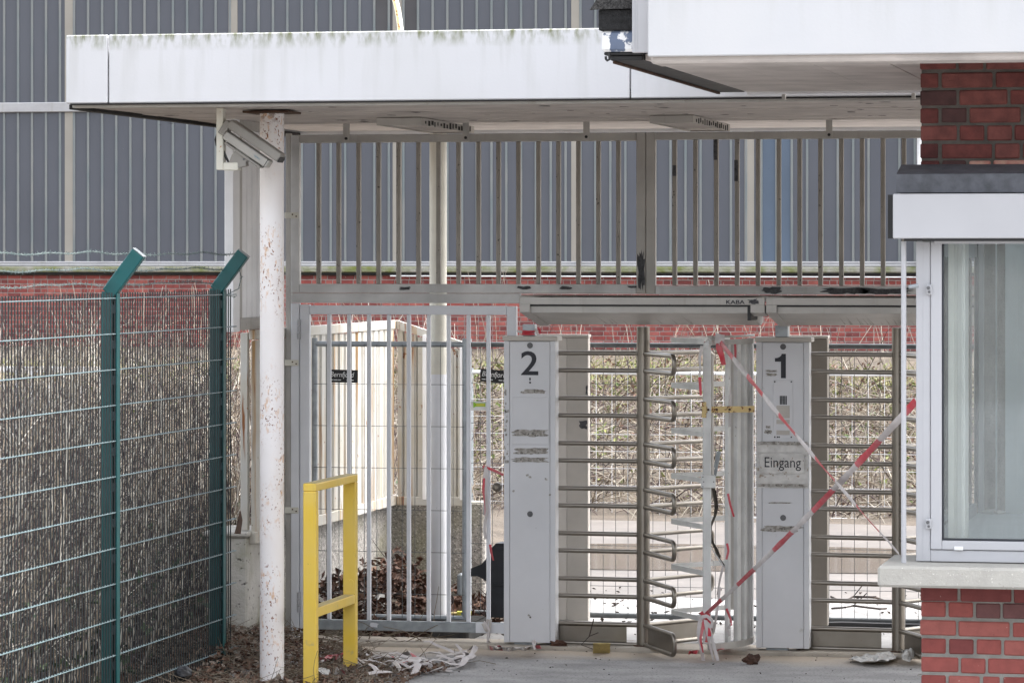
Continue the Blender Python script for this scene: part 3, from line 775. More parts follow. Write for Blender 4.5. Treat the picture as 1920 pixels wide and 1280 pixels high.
m = MB(); ragged(m, xY(690, YD), xY(712, YD), dz(700, 1177), dz(700, 1165), YD - .001, 14, .5); m.box(xY(892, YD), xY(949, YD), YD - .0015, YD, za + .001, zb_ - .001); m.build('paint_flake', 'door_paint', br, org=WL[br])
m = MB(); m.box(-.0125, .0125, .006, .034, zb_ + .001, dz(765, 590) - .001, .003); me = m.mesh('bar', 'door_paint')
for i in range(9): inst('bar', me, (xY(616 + 37.35 * i, YD), YD, 0), gate)
# the wider upright with scuffed paint seen beside the ninth bar
for py in (617, 1128):
    m = MB(); z = dz(560, py)
    for o in (-.045, 0, .045): m.tube((xY(561.3, YD), YD - .012, z + o - .020), (xY(561.3, YD), YD - .012, z + o + .020), .013, 10)
    m.build('hinge', 'alu', gate, smooth=True)
kz = dz(935, 912)
m = MB()
pr = [(-.075, .012), (-.06, .03), (-.04, .033), (-.022, .022), (-.012, .012), (0, .011)]
m.path([(xY(935, YD), YD + d, kz) for d, r in pr], [r for d, r in pr], 16); m.build('knob', 'steel', gate, smooth=True)

# ------------------------------------------------------------------ turnstiles
YP = YG - .10
dxT = xY(1418, YP) - xY(945, YP)
AX = Vector((xY(1206, YG), YG, 0))
def zA(py): return zY(1206, py, YG)
def turnstile(num, label, dx, cage):
    t = thing('turnstile', label, 'turnstile', (xY(990, YP) + dx, YP, 0), 'full height turnstiles')
    X = lambda px, Y=YP: xY(px, Y) + dx
    Zp = lambda py: zY(993, py, YP)
    # cabinet
    z0, z1 = Zp(1204), Zp(639)
    m = MB(); m.box(X(945.5), X(1041), YP + .006, YP + .115, z0, z1, .004); cab = m.build('cabinet', 'cabinet', t)
    m = MB(); m.box(X(945), X(955.3), YP - .004, YP + .0055, z0, z1, .002); m.build('side_strip', 'cabinet', cab)
    m = MB(); m.box(X(1032), X(1041.4), YP - .004, YP + .0055, z0, z1, .002); m.build('side_strip', 'cabinet', cab)
    m = MB(); m.box(X(956.2), X(1031.1), YP - .002, YP + .0055, z0 + .001, z1 - .004, .002); m.build('front_panel', 'cabinet', cab)
    m = MB(); m.box(X(943), X(1046), YP - .018, YP + .13, z1 + .001, Zp(630), .003); m.build('cap', 'cabinet_dull', cab)
    m = MB(); m.box(X(962), X(1002), YP + .02, YP + .09, .0, z0 - .001, .003); m.build('foot', 'galv', cab)
    for py in (647.5, 963):
        m = MB(); c = Vector((X(994), YP - .002, Zp(py)))
        m.path([c, c + Vector((0, -.004, 0))], .019, 16); m.path([c, c + Vector((0, -.006, 0))], .010, 12); m.build('lock', 'mount_dark', cab, smooth=True)
    YN = YP - .0022
    if num == '2':
        text_mesh('2', X(977), X(1009.5), Zp(703), Zp(658), YN, 'black_ink', 'numeral', cab, bold=.012)
        m = MB(); ragged(m, X(992), X(995.5), Zp(713), Zp(707), YN, 10, .3); ragged(m, X(992), X(996), Zp(719), Zp(715), YN, 10, .2); m.build('worn_mark', 'black_ink', cab)
        m = MB(); m.box(X(960.5), X(1029.5), YN - .004, YN + .001, Zp(833), Zp(744), .006); m.build('cover_flap', 'cabinet', cab)
        for a, b, c, d, o_ in ((975, 1028, 729, 738, 0), (962, 1030, 838, 852, 0), (957, 1031, 856, 867, .0025), (945.5, 955, 862, 869, .0025), (959, 1030, 804, 819, .0045)):
            m = MB(); ragged(m, X(a), X(b), Zp(d), Zp(c), YN - o_, 28, .33); m.build('sticker_residue', 'glue', cab)
        m = MB()
        for k in range(26):
            a, b = X(946 + R(0, 8)), Zp(R(730, 860)); s_ = R(.002, .008); ragged(m, a - s_, a + s_, b - s_ * 1.6, b + s_ * 1.6, YP - .0045, 7, .5)
        for px_, py in ((989, 890), (994, 893), (1024, 897), (963, 920), (1031, 926), (992, 1152), (994, 1156), (973, 787), (1010, 782), (1022, 783)):
            ragged(m, X(px_ - 3), X(px_ + 3), Zp(py + 3), Zp(py - 2), YP - .003, 9, .5)
        m.build('scuff', 'glue', cab, kind='stuff')
    else:
        m = MB(); m.prismY([(X(a), Zp(b)) for a, b in ((999, 705.5), (990, 705.5), (990, 675), (979, 675), (979, 668.5), (984, 668), (988, 666), (990.5, 663.5), (991.5, 660.5), (999, 660.5))], YN - .0015, YN - .0002); m.build('numeral', 'black_ink', cab)
        m = MB(); m.box(X(976.5), X(1012), YN - .004, YN + .001, Zp(817), Zp(709), .004); ic = m.build('intercom_plate', 'cabinet', cab)
        m = MB(); m.box(X(988), X(1001), YN - .0052, YN - .0042, Zp(755), Zp(738)); m.build('speaker_recess', 'mount_dark', ic, org=WL[ic]) if False else None
        m = MB()
        for k in range(5): m.box(X(988.2 + 2.7 * k), X(990 + 2.7 * k), YN - .0060, YN - .0042, Zp(754), Zp(738))
        for a, b in ((979, 712), (1009, 712), (979, 814), (1009, 814), (984, 814), (987, 814)):
            m.path([(X(a), YN - .004, Zp(b)), (X(a), YN - .0062, Zp(b))], .005, 8)
        m.build('speaker_slots', 'black', cab)
        for a, b, c, d in ((982, 1006, 756, 779), (982, 1006, 782, 790), (982, 1006, 802, 810)):
            m = MB(); m.box(X(a), X(b), YN - .0062, YN - .0042, Zp(d), Zp(c), .001); m.build('display_window', 'cabinet_dull', cab)
        for a, b, c, d, o_ in ((960, 985, 690, 695, 0), (962, 984, 696, 702, 0), (959, 974, 800, 809, 0), (962, 972, 793, 799, 0), (948, 1036, 977, 990, .0025), (966, 1010, 934, 937, .0025)):
            m = MB(); ragged(m, X(a), X(b), Zp(d), Zp(c), YN - o_, 26, .4); m.build('sticker_residue', 'glue', cab)
        # torn layers of paper carrying the entrance notice
        m = MB(); nx, nz = 22, 22
        def pap(u_, v_, off):
            x = X(947) + (X(1040) - X(947)) * u_; z = Zp(908) + (Zp(824) - Zp(908)) * v_
            return Vector((x, YP - .007 - off - .004 * noise.noise((u_ * 5, v_ * 9, off * 50)) - .002 * sin(v_ * 34), z))
        m.add([pap(i / nx, j / nz, 0) for j in range(nz + 1) for i in range(nx + 1)],
              [(j * (nx + 1) + i, j * (nx + 1) + i + 1, (j + 1) * (nx + 1) + i + 1, (j + 1) * (nx + 1) + i) for j in range(nz) for i in range(nx)])
        m.build('paper_notice', 'paper', cab, smooth=True, fix=False)
        m = MB()
        for c, d, n_ in ((822, 829, 40), (900, 906, 36)): m = MB(); ragged(m, X(945), X(1041), Zp(d), Zp(c), YP - .014, n_, .25); m.build('torn_edge', 'glue', cab)
        m = MB(); ragged(m, X(950), X(1036), Zp(882), Zp(843), YP - .0150, 44, .10); m.build('notice_sheet', 'paper', cab)
        text_mesh('Eingang', X(961), X(1027), Zp(876), Zp(851), YP - .0170, 'black_ink', 'lettering', cab)
    # rear cabinet on the exit side
    YR = YP + 1.47
    zr = lambda py: zY(1080, py, YR)
    m = MB(); m.box(X(1012, YR), X(1062.5, YR), YR, YR + .07, zr(1163), zr(633), .004); m.box(X(1062.6, YR), X(1103, YR), YR - .004, YR + .07, zr(1163), zr(633), .004)
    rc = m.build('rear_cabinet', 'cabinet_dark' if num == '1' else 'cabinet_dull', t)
    if num == '2':
        m = MB(); m.box(X(1044, YR), X(1062.4, YR), YR - .003, YR - .0005, zr(1162), zr(634)); m.build('side_strip', 'cabinet_pale', rc, org=WL[rc])
        for a, b, c, d in ((1084, 1102, 787, 806), (1098, 1103, 720, 742)): m = MB(); ragged(m, X(a, YR), X(b, YR), zr(d), zr(c), YR - .006, 16, .5); m.build('peeled_paint', 'chip', rc, org=WL[rc])
    m = MB(); m.box(X(1010, YR), X(1104, YR), YR - .01, YR + .085, zr(632.5), zr(627), .002); m.build('cap', 'cabinet_dull', rc, org=WL[rc])
    m = MB(); m.box(X(1040, YR), X(1075, YR), YR + .01, YR + .06, 0, zr(1163) - .001); m.build('foot', 'galv', rc, org=WL[rc])
    # rotor
    ax = AX + Vector((dx, 0, 0))
    cr = .043
    m = MB(); m.path([(ax.x, ax.y, z) for z in (.03, 1.0, zA(612))], cr, 24); rot = m.build('rotor_column', 'steel', t, smooth=True)
    m = MB(); m.path([(ax.x, ax.y, z) for z in (-.01, .035)], .065, 16); m.build('floor_bearing', 'rust_iron', rot, smooth=True)
    rows = [662.5 + 84.8 * i for i in range(7)]
    for al in (45, 165, -75):
        d = RIGHT * cos(radians(al)) + FWD * sin(radians(al))
        for k, py in enumerate(rows):
            zu, zl = zA(py), zA(py + 32.5 + (4 if k == 6 else 0)); Rr, rc_ = .67, .045
            pts = [ax + d * .035 + UP * zu, ax + d * (Rr - rc_) + UP * zu]
            for q_ in range(1, 6):
                a = pi / 2 * q_ / 6; pts.append(ax + d * (Rr - rc_ + rc_ * sin(a)) + UP * (zu - rc_ * (1 - cos(a))))
            pts += [ax + d * Rr + UP * (zu - rc_), ax + d * Rr + UP * (zl + rc_)]
            for q_ in range(1, 6):
                a = pi / 2 * q_ / 6; pts.append(ax + d * (Rr - rc_ + rc_ * cos(a)) + UP * (zl + rc_ - rc_ * sin(a)))
            pts += [ax + d * (Rr - rc_) + UP * zl, ax + d * .035 + UP * zl]
            m = MB(); m.path(pts, .0155, 10); arm = m.build('rotor_arm', 'steel', t, smooth=True)
            if k == 6:
                m = MB(); s_ = d.cross(UP)
                m.obox(ax + d * (.10 + (Rr - .12) / 2) + UP * (zu + zl) / 2, (d, s_, UP), ((Rr - .14) / 2, .002, (zu - zl) / 2 - .012)); m.build('kick_plate', 'steel', arm, org=WL[arm])
    # roof housing
    YRf = YG - .82
    hxa, hxb = xY(975, YRf) + dx, xY(1434, YRf) + dx
    if num == '1': hxa = xY(1437, YRf); hxb = hxa + (xY(1434, YRf) - xY(975, YRf))
    zf = lambda py: zY(1200, py, YRf)
    m = MB(); zt_ = zf(557.5)
    m.prismX([(YRf + .012, zf(573)), (YRf + .012, zt_), (YRf + .72, zt_ + .004), (YRf + .72, zf(612) + .02), (YRf + .62, zf(612)), (YRf + .012, zf(586.5))], hxa + .066, hxb - .110)
    hs = m.build('housing', 'housing', t)
    m = MB(); m.box(hxa, hxb, YRf - .010, YRf + .011, zf(571), zt_ + .0005, .002); m.build('fascia_strip', 'housing', hs)
    pr = lambda: [(YRf - .010, zf(571.3)), (YRf + .14, zf(571.3)), (YRf + .14, zf(593)), (YRf - .010, zf(585.5))]
    m = MB(); m.prismX(pr(), hxa, hxa + .065); m.prismX([(YRf + .141, zf(571.3)), (YRf + .70, zf(571.3)), (YRf + .70, zf(612)), (YRf + .60, zf(614)), (YRf + .141, zf(593))], hxa, hxa + .065); m.build('end_cheek', 'housing', hs)
    m = MB(); m.prismX(pr(), hxb - .088, hxb); m.build('end_cheek', 'housing', hs)
    m = MB(); m.box(hxa + .066, hxb - .089, YRf + .002, YRf + .0115, zf(574.5), zf(571.3)); m.box(hxb - .1095, hxb - .0885, YRf + .004, YRf + .3, zf(600), zf(571.4)); m.build('slot', 'black', hs)
    m = MB(); m.box(hxa + .01, hxb - .01, YRf + .02, YRf + .70, zt_ + .0062, zt_ + .008); m.build('dust', 'rust_iron' if False else 'ground', hs)
    m = MB(); m.box(X(979), X(1002), YP + .01, YP + .09, Zp(630) + .001, zf(613), .002); m.build('neck', 'galv', hs)
    if num == '2':
        text_mesh('KABA', xY(1362, YRf), xY(1397, YRf), zf(569.3), zf(562), YRf - .0105, 'black_ink', 'lettering', hs, bold=.02)
        m = MB(); ragged(m, xY(1400, YRf), xY(1424, YRf), zf(570.5), zf(559), YRf - .0105, 20, .6); m.build('peeled_paint', 'chip', hs)
    m = MB()
    for k in range(26 if num == '1' else 8):
        fx = R(.25, .75); x_ = hxa + .08 + (hxb - hxa - .2) * fx; z_ = zf(612) + .006; L = R(.02, .07)
        y_ = lambda z: YRf + .012 + (zf(586.5) - z) / (zf(586.5) - zf(612)) * .608 - .003
        m.add([Vector((x_ - .004, y_(z_), z_)), Vector((x_ + .004, y_(z_), z_)), Vector((x_ + .003 + R(-.01, .01), y_(z_ + L), z_ + L))], [(0, 1, 2)])
    m.build('rust_streaks', 'rust_iron' if False else 'glue', hs, kind='stuff', fix=False)
    if not cage: return t
    # quarter cage of tubes and comb blades that guard the rotor
    def arc(a, r=.70): return ax + RIGHT * (r * cos(radians(a))) + FWD * (r * sin(radians(a)))
    angs = [-55, -42, -33, -25, -17, -10, -3]
    zb0 = zA(1189)
    zt0 = zA(640)
    Fp = arc(-55, .67)
    m = MB(); m.obox(Fp + UP * ((zb0 + zA(648)) / 2), (RIGHT, FWD, UP), (.026, .026, (zA(648) - zb0) / 2), .004); m.path([Fp + UP * zA(652), Fp + UP * zA(643), Fp + RIGHT * .02 + UP * zA(637), Fp + RIGHT * .06 + FWD * .03 + UP * zA(636)], .024, 10)
    fp = m.build('front_post', 'blade', t)
    for a in angs[1:]:
        p = arc(a); m = MB(); tng = Vector((-sin(radians(a)), cos(radians(a)), 0)); tng = RIGHT * tng.x + FWD * tng.y
        w_ = .014 if a in (-42, -17) else .024
        m.obox(p + UP * (zb0 + zt0) / 2, (tng, tng.cross(UP), UP), (w_, .016, (zt0 - zb0) / 2), .003); m.build('guard_bar', 'blade' if a < -20 else 'grey_paint', t)
    for zz, h, nm in ((zA(1194), .040, 'bottom_rail'), (zA(638), .032, 'top_rail'), (zA(628), .012, 'cover_rail')):
        m = MB(); N = 10
        for k in range(N):
            a0, a1 = -55 + 57 * k / N, -55 + 57 * (k + 1) / N
            p, q_ = arc(a0) + UP * zz, arc(a1) + UP * zz
            m.bar(p - (q_ - p) * .01, q_ + (q_ - p) * .01, .045, h)
        m.build(nm, 'rail_paint', t)
    rp = ax + RIGHT * .60 + FWD * .30
    m = MB(); m.obox(rp + UP * (zA(1150) + zA(645)) / 2, (RIGHT, FWD, UP), (.024, .024, (zA(645) - zA(1150)) / 2), .003); m.build('rear_post', 'rail_paint', t)
    for k in range(7):
        zz = zA(637 + 84.8 * k)
        T0, T1 = ax + RIGHT * .185 - FWD * .03, ax + RIGHT * .185 + FWD * .02
        m = MB(); h = .032
        m.bar(T0 + UP * zz, Fp + RIGHT * -.02 + FWD * .027 + UP * zz, .006, h); m.bar(T1 + UP * zz, rp - RIGHT * .02 + UP * zz, .006, h)
        m.bar(T0 - FWD * .003 + UP * zz, T1 + FWD * .003 + UP * zz, .006, h)
        m.build('comb_blade', 'blade', t)
    m = MB(); a = Fp + RIGHT * .035; m.path([a + UP * zA(880), a + UP * zA(660)], .009, 10); m.path([a + RIGHT * .0 + UP * zA(665), a + UP * zA(662)], .014, 10); m.path([a + UP * zA(870), a + UP * zA(867)], .014, 10)
    m.build('bolt_rod', 'cabinet_pale', t, smooth=True)
    m = MB(); c = Fp + RIGHT * .006 - FWD * .03 + UP * zA(892); m.obox(c, (RIGHT, FWD, UP), (.045, .03, .040), .003); lb = m.build('lock_box', 'blade', t)
    m = MB()
    for u_, v_ in ((-.035, .03), (-.035, -.03), (-.03, 0), (.033, .0)): m.tube(c + RIGHT * u_ + UP * v_ - FWD * .029, c + RIGHT * u_ + UP * v_ - FWD * .032, .004, 8)
    m.build('rivet', 'mount_dark', lb, org=WL[lb])
    # rusty strap hinge bolted across to the cabinet beside it
    p, q_ = Fp - FWD * .031 - RIGHT * .02, Vector((xY(1415, YG - .31), YG - .31, 0))
    z_ = zA(761)
    m = MB(); m.bar(p + UP * z_, q_ + UP * z_, .005, .040); m.obox(p + UP * z_ - FWD * .004, (RIGHT, FWD, UP), (.014, .003, .050), .002); st = m.build('strap_hinge', 'rusty', t, label='rusty strap hinge bolted across the bars')
    m = MB()
    for f_ in (.08, .25, .5, .9): c = p + (q_ - p) * f_ + UP * z_; m.tube(c - FWD * .003, c - FWD * .010, .008, 8)
    m.build('bolt', 'rust_iron', st, org=WL[st])
    # loose cable dangling inside the cage
    pts = []
    for px_, py in ((1332, 905), (1338, 920), (1342, 950), (1340, 968), (1333, 985), (1332, 1000), (1336, 1015), (1342, 1030), (1347, 1045), (1356, 1058), (1364, 1066)):
        p_ = PY(px_, py, Fp.y + .12); pts.append(p_)
    m = MB(); m.path(pts, .008, 7); m.path([p_ + Vector((.012 * sin(i), .01, 0)) for i, p_ in enumerate(pts[:9])], .006, 6); m.build('cable', 'cable', t, smooth=True)
    pts = [PY(a, b, Fp.y + .10) for a, b in ((1331, 1022), (1340, 1036), (1350, 1050), (1356, 1060))]
    m = MB(); m.path(pts, .004, 6); m.path([PY(a, b, Fp.y + .10) for a, b in ((1332, 1042), (1340, 1058), (1336, 1066))], .003, 6); m.build('loose_wire', 'white_print', t, smooth=True)
    m = MB(); m.obox(PY(1343, 870, Fp.y + .1), (RIGHT * .97 + UP * -.2, FWD, UP * .97 + RIGHT * .2), (.014, .012, .085), .003); m.build('lock_arm', 'galv', t)
    return t
turnstile('2', 'full height turnstile behind the cabinet numbered 2, with open comb cage', 0, True)
turnstile('1', 'full height turnstile behind the cabinet numbered 1 with torn Eingang notice', dxT, False)

# ------------------------------------------------------------------ mobile site fences behind the gate
def mobile_fence(label, px0, px1, Y, pyt, pyb, top_mat='galv', wire='galv_dark', pv=.088, ph=.282, mid=None, group='mobile site fences', r=.0024, mids=()):
    a, b = xY(px0, Y), xY(px1, Y); c = (px0 + px1) / 2
    z0, z1 = zY(c, pyb, Y), zY(c, pyt, Y)
    t = thing('site_fence', label, 'fence', (a, Y, z0), group)
    m = MB(); m.tube((a, Y, z1), (b, Y, z1), .019, 10); m.build('top_tube', top_mat, t, smooth=True)
    m = MB(); m.tube((a, Y, z0), (b, Y, z0), .019, 10); m.build('bottom_tube', top_mat, t, smooth=True)
    for x in (a, b) + tuple(mids):
        m = MB(); m.tube((x, Y, z0 - .05), (x, Y, z1 + .04), .020, 10); m.build('upright', 'galv', t, smooth=True)
    m = MB(); x = a + pv
    while x < b - .02: m.path([(x, Y - .02, z0), (x, Y - .02, z1)], r, 4, caps=False); x += pv
    z = z1 - .27
    while z > z0 + .05: m.path([(a, Y - .024, z), (b, Y - .024, z)], r, 4, caps=False); z -= ph
    m.build('wire_mesh', wire, t, kind='stuff')
    return t
YA, YB = 23.78, 24.95
mobile_fence('narrow site fence panel close behind the barred gate', 590, 872, YA, 645, 1156)
mobile_fence('wide site fence panel stretching behind both turnstiles', 879, 1900, YB, 648, 1158, top_mat='galv_dark', mids=(xY(1760, YB),))
m = MB(); a = xY(825, YA - .1); b = xY(894, YA - .1); m.box(a, b, YA - .36, YA + .34, .0, .10, .012)
m.box(a + .03, b - .03, YA - .30, YA + .28, .1005, .115, .004)
tag(m.build('fence_foot', 'rubber'), 'black rubber fence foot lying under the barred gate', 'fence foot')
YL = 35.6
mobile_fence('white mesh fence at the foot of the bramble bank', 884, 1740, YL, 700, 970, top_mat='white_print', wire='white_metal', pv=.16, ph=.17, r=.0032, mids=(), group=None)
# railing seen far through the green fence
YW = 36.2
t = thing('white_railing', 'low white railing glimpsed through the green mesh fence', 'railing', (xY(60, YW), YW, .5))
m = MB(); a, b = xY(-120, YW), xY(190, YW); m.box(a, b, YW, YW + .04, zY(60, 698, YW), zY(60, 687, YW), .004); m.build('top_rail', 'white_metal', t)
for k, px_ in enumerate((-60, -10, 30, 59, 91, 121, 150, 186)):
    m = MB(); x = xY(px_, YW); m.box(x - .014, x + .014, YW + .005, YW + .035, zg(x, YW), zY(60, 698, YW) - .001, .003); m.build('baluster', 'white_metal', t)
# printed signs tied to the site fences
def banner(label, px0, px1, py0, py1, Y, tilt, parts):
    a, b = xY(px0, Y), xY(px1, Y); z0, z1 = zY((px0 + px1) / 2, py1, Y), zY((px0 + px1) / 2, py0, Y)
    t = thing('sign', label, 'sign', ((a + b) / 2, Y, (z0 + z1) / 2), parts)
    R_ = lambda x, z: Vector(((a + b) / 2 + (x - (a + b) / 2) * cos(tilt) - (z - (z0 + z1) / 2) * sin(tilt), 0, (z0 + z1) / 2 + (x - (a + b) / 2) * sin(tilt) + (z - (z0 + z1) / 2) * cos(tilt)))
    return t, a, b, z0, z1, R_
for lab, px0, px1, py0, py1, Y, tilt in (('small level black sign reading Bernfjord in front of the white slats', 617, 671, 693, 717, YA - .03, radians(-1)),
                                       ('small tilted black sign reading Bernfjord beside the cabinet numbered 2', 901, 957, 693, 717, YB - .03, radians(-4))):
    t, a, b, z0, z1, R_ = banner(lab, px0, px1, py0, py1, Y, tilt, 'Bernfjord signs')
    m = MB(); m.obox(WL[t] + Vector((0, 0, 0)), (Vector((cos(tilt), 0, sin(tilt))), Vector((0, 1, 0)), Vector((-sin(tilt), 0, cos(tilt)))), ((b - a) / 2, .002, (z1 - z0) / 2)); m.build('board', 'black', t)
    w, h = b - a, z1 - z0
    tx = text_mesh('Bernfjord', a + .05 * w, a + .88 * w, z0 + .30 * h, z1 - .16 * h, Y - .0025, 'white_print', 'lettering', t, bold=.004, shear=.25, tilt=tilt)
    m = MB()
    for u0, u1 in ((.05, .16), (.18, .30), (.32, .42), (.62, .74), (.76, .86)):
        p = R_(a + w * u0, z0 + .2 * h); q_ = R_(a + w * u1, z0 + .2 * h); p.y = q_.y = Y - .003
        m.bar(p, q_, .001, .006)
    m.build('small_print', 'white_print', t)
t, a, b, z0, z1, R_ = banner('white label with green and yellow print hanging on the wire beside the gate', 880, 918, 752, 769, YB - .03, radians(-1), None)
m = MB(); m.box(a, b, YB - .032, YB - .028, z0, z1, .0); m.build('board', 'white_print', t)
m = MB(); Yq = YB - .0335
def LX(u_): return a + (b - a) * u_
def LZ(v_): return z0 + (z1 - z0) * v_
m.prismY([(LX(.20), LZ(.30)), (LX(.24), LZ(.30)), (LX(.30), LZ(.42)), (LX(.75), LZ(.42)), (LX(.80), LZ(.36)), (LX(.80), LZ(.86)), (LX(.75), LZ(.80)), (LX(.30), LZ(.80)), (LX(.24), LZ(.92)), (LX(.20), LZ(.92))], Yq, Yq + .001); m.build('green_print', 'label_green', t)
m = MB(); m.box(LX(.34), LX(.76), Yq - .001, Yq - .0002, LZ(.50), LZ(.72)); m.build('yellow_print', 'yellow_ink', t)

# ------------------------------------------------------------------ yellow barrier
yx0, yx1 = -5.675, -5.595
p0 = PX(568, 907, yx0); ynear = p0.y; yfar = PX(643, 890, yx0).y
ztop = 1.207
bar = thing('barrier', 'yellow steel barrier frame standing on dead leaves beside the white column', 'barrier', (yx0, ynear, 0))
for yy, z_ in ((ynear, -.02), (yfar, -.01)):
    m = MB(); m.box(yx0, yx1, yy, yy + .06, z_, ztop - .0475, .005); m.build('upright', 'yellow', bar)
m = MB(); m.box(yx0, yx1, ynear, yfar + .06, ztop - .047, ztop, .005); tr = m.build('top_rail', 'yellow', bar)
m = MB(); m.box(yx0 + .006, yx1 - .006, ynear + .006, yfar + .054, ztop + .0006, ztop + .0018); m.build('dirt_film', 'yellow_top', tr)
zl = EYE - (1141 - HY) / 317
m = MB(); m.box(yx0 + .004, yx1 - .003, ynear + .0605, yfar - .0005, zl - .055, zl, .004); lr = m.build('lower_rail', 'yellow', bar)
m = MB(); m.box(yx0 + .010, yx1 - .009, ynear + .066, yfar - .006, zl + .0006, zl + .0018); m.build('dirt_film', 'yellow_top', lr)
for py in (930, 1094):
    c = PY(655, py, yfar); c.x = (yx0 + yx1) / 2
    m = MB(); m.path([c + Vector((0, -.0005, 0)), c + Vector((0, -.004, 0))], .031, 20); m.path([c + Vector((0, -.004, .022)), c + Vector((0, -.006, .022))], .004, 8); m.build('reflector_disc', 'yellow', bar, smooth=True)

# ------------------------------------------------------------------ green double-rod mesh fence with barbed wire
XF = -6.412
gf = thing('mesh_fence', 'dark green double rod mesh fence with angled posts and barbed wire', 'fence', (XF, 19.44, 0))
py_ = [16.88 - 2.3, 16.88, 19.44, 21.53]
yS, yE = 14.9, PX(436, 600, XF).y
zrow = [2.314 - .2 * i for i in range(12)]
for k, yy in enumerate(py_):
    m = MB()
    prof = []
    for j in range(6):
        a0 = XF - .074 + .0105 * j; prof += [(a0, yy - (.0 if j % 2 else .003)), (a0 + .009, yy - (.0 if j % 2 else .003))]
    prof += [(XF - .0125, yy + .05), (XF - .074, yy + .05)]
    n = len(prof); z1 = 2.352
    m.add([Vector((x, y, -.1)) for x, y in prof] + [Vector((x, y, z1)) for x, y in prof], [tuple(range(n)), tuple(range(2 * n - 1, n - 1, -1))] + [(i, (i + 1) % n, n + (i + 1) % n, n + i) for i in range(n)])
    po = m.build('post', 'green', gf)
    base = Vector((XF - .046, yy + .022, z1 - .02)); d = Vector((.19, 0, .245)).normalized(); nn = Vector((d.z, 0, -d.x))
    m = MB(); m.obox(base + d * .155, (d, Vector((0, 1, 0)), nn), (.145, .026, .041), .005); ar = m.build('arm', 'green', po, org=WL[po])
    m = MB(); m.obox(base + d * .303, (d, Vector((0, 1, 0)), nn), (.0025, .026, .041), .001); m.build('arm_cap', 'galv', po, org=WL[po])
    m = MB(); m.box(XF + .011, XF + .016, yy - .005, yy + .05, -.05, 2.34, .001); m.box(XF - .010, XF + .010, yy + .02, yy + .03, -.05, 2.34); m.build('clamp_strip', 'green', po, org=WL[po])
    m = MB(); m.box(-.012, .0108, -.002, .045, -.085, -.035, .002); cm = m.mesh('clamp', 'green_dark')
    for z in zrow: inst('clamp', cm, (XF, yy, z), po)
m = MB(); m.path([(0, 0, -.1), (0, 0, 2.345)], .0042, 5); me = m.mesh('upright_wire', 'wire_dark', smooth=True)
y = yS
while y < yE:
    inst('upright_wire', me, (XF + R(-.0006, .0006), y, R(-.004, .004)), gf); y += .0468
for z in zrow:
    for a, b in zip([yS] + py_[1:], py_[1:] + [yE + .03]):
        m = MB()
        for o in (-.0072, .0072): m.path([(XF + o, a + .03, z), (XF + o, b + .028, z)], .0036, 6)
        m.build('cross_rod', 'wire_light', gf, smooth=True)
for k, (u_) in enumerate((.05, .155, .27)):
    pts = []; bb = Vector((XF - .046, 0, 2.332)) + Vector((.19, 0, .245)).normalized() * u_ - Vector((.79, 0, -.61)) * .045
    m = MB(); tw = []
    y = py_[0]; yend = py_[3] + (.0)
    n = int((yend - y) / .02)
    for s_ in (0, 1):
        P_ = []
        for i in range(n + 1):
            yy = y + (yend - y) * i / n; ph = (yy - py_[0]) / 2.09; sag = -.012 * sin(pi * (ph % 1)) + .004 * sin(yy * 9 + k)
            a = yy * 60 + pi * s_; P_.append(bb + Vector((.0035 * cos(a), yy, .0035 * sin(a) + sag)))
        m.path(P_, .0019, 4, caps=False)
    yy = y + .05 + .03 * k
    while yy < yend:
        ph = (yy - py_[0]) / 2.09; sag = -.012 * sin(pi * (ph % 1)) + .004 * sin(yy * 9 + k)
        c = bb + Vector((0, yy, sag))
        for a in (.5, 2.1): v = Vector((cos(a + yy * 7) * .012, .006, sin(a + yy * 7) * .014)); m.path([c - v, c + v], .0016, 4, caps=False)
        yy += .095
    m.build('barbed_wire', 'barb', gf)
m = MB(); pts = [Vector((XF + .10, py_[3] + .03, 2.50)), Vector((XF + .10, py_[3] + .10, 2.42)), Vector((XF + .07, py_[3] + .14, 2.35)), Vector((XF + .0, py_[3] + .1, 2.31)), Vector((XF + .03, py_[3] + .2, 2.30))]
m.path(pts, .003, 5)
for p in pts: m.path([p + Vector((-.01, 0, -.008)), p + Vector((.01, .005, .008))], .002, 4)
m.build('loose_barbed_wire', 'barb', gf)

# ------------------------------------------------------------------ guard booth
YBt = 17.1
bx0 = xY(1726, YBt)
bx1 = 3.4
booth = thing('guard_booth', 'red brick guard booth with bay window and white flat roof', 'building', (bx0, YBt, 0))
BZ = lambda py: zY(1800, py, YBt)
YSl = 16.73
YWn = 16.98                                       # window frame plane
z_st = zY(1800, 1063, YSl)
z_lo = z_st - .098
z_so = EYE + .925
z_led0, z_led1 = zY(1800, 361, 16.85), zY(1800, 326, 16.85)
wx0 = xY(1717.5, YWn)
# mortar body: below the sill and above the ledge; side and back walls
m = MB(); m.box(bx0 + .004, bx1, YBt + .006, YBt + .30, -.05, z_lo + .001); m.build('wall', 'mortar', booth)
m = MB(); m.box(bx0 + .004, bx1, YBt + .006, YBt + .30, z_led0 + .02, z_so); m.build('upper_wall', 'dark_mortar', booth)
YBB = 19.74
m = MB(); m.box(bx0 + .03, bx0 + .20, YBt + .301, YBB, -.05, z_st - .002); m.box(bx0 + .03, bx0 + .20, YBt + .301, YBB, z_led0 - .15, z_so); m.box(bx0 + .03, bx1, YBB + .001, YBB + .10, -.05, z_so); m.build('side_wall', 'mortar', booth)
bmesh_cache = {}
def bk(L, k, h=.071, mat=None):
    key = (round(L, 3), k, h)
    if key not in bmesh_cache:
        m = MB(); m.box(0, L, 0, .112, -h / 2, h / 2, .006); bmesh_cache[key] = m.mesh('brick', mat or 'brick%d' % k)
    return bmesh_cache[key]
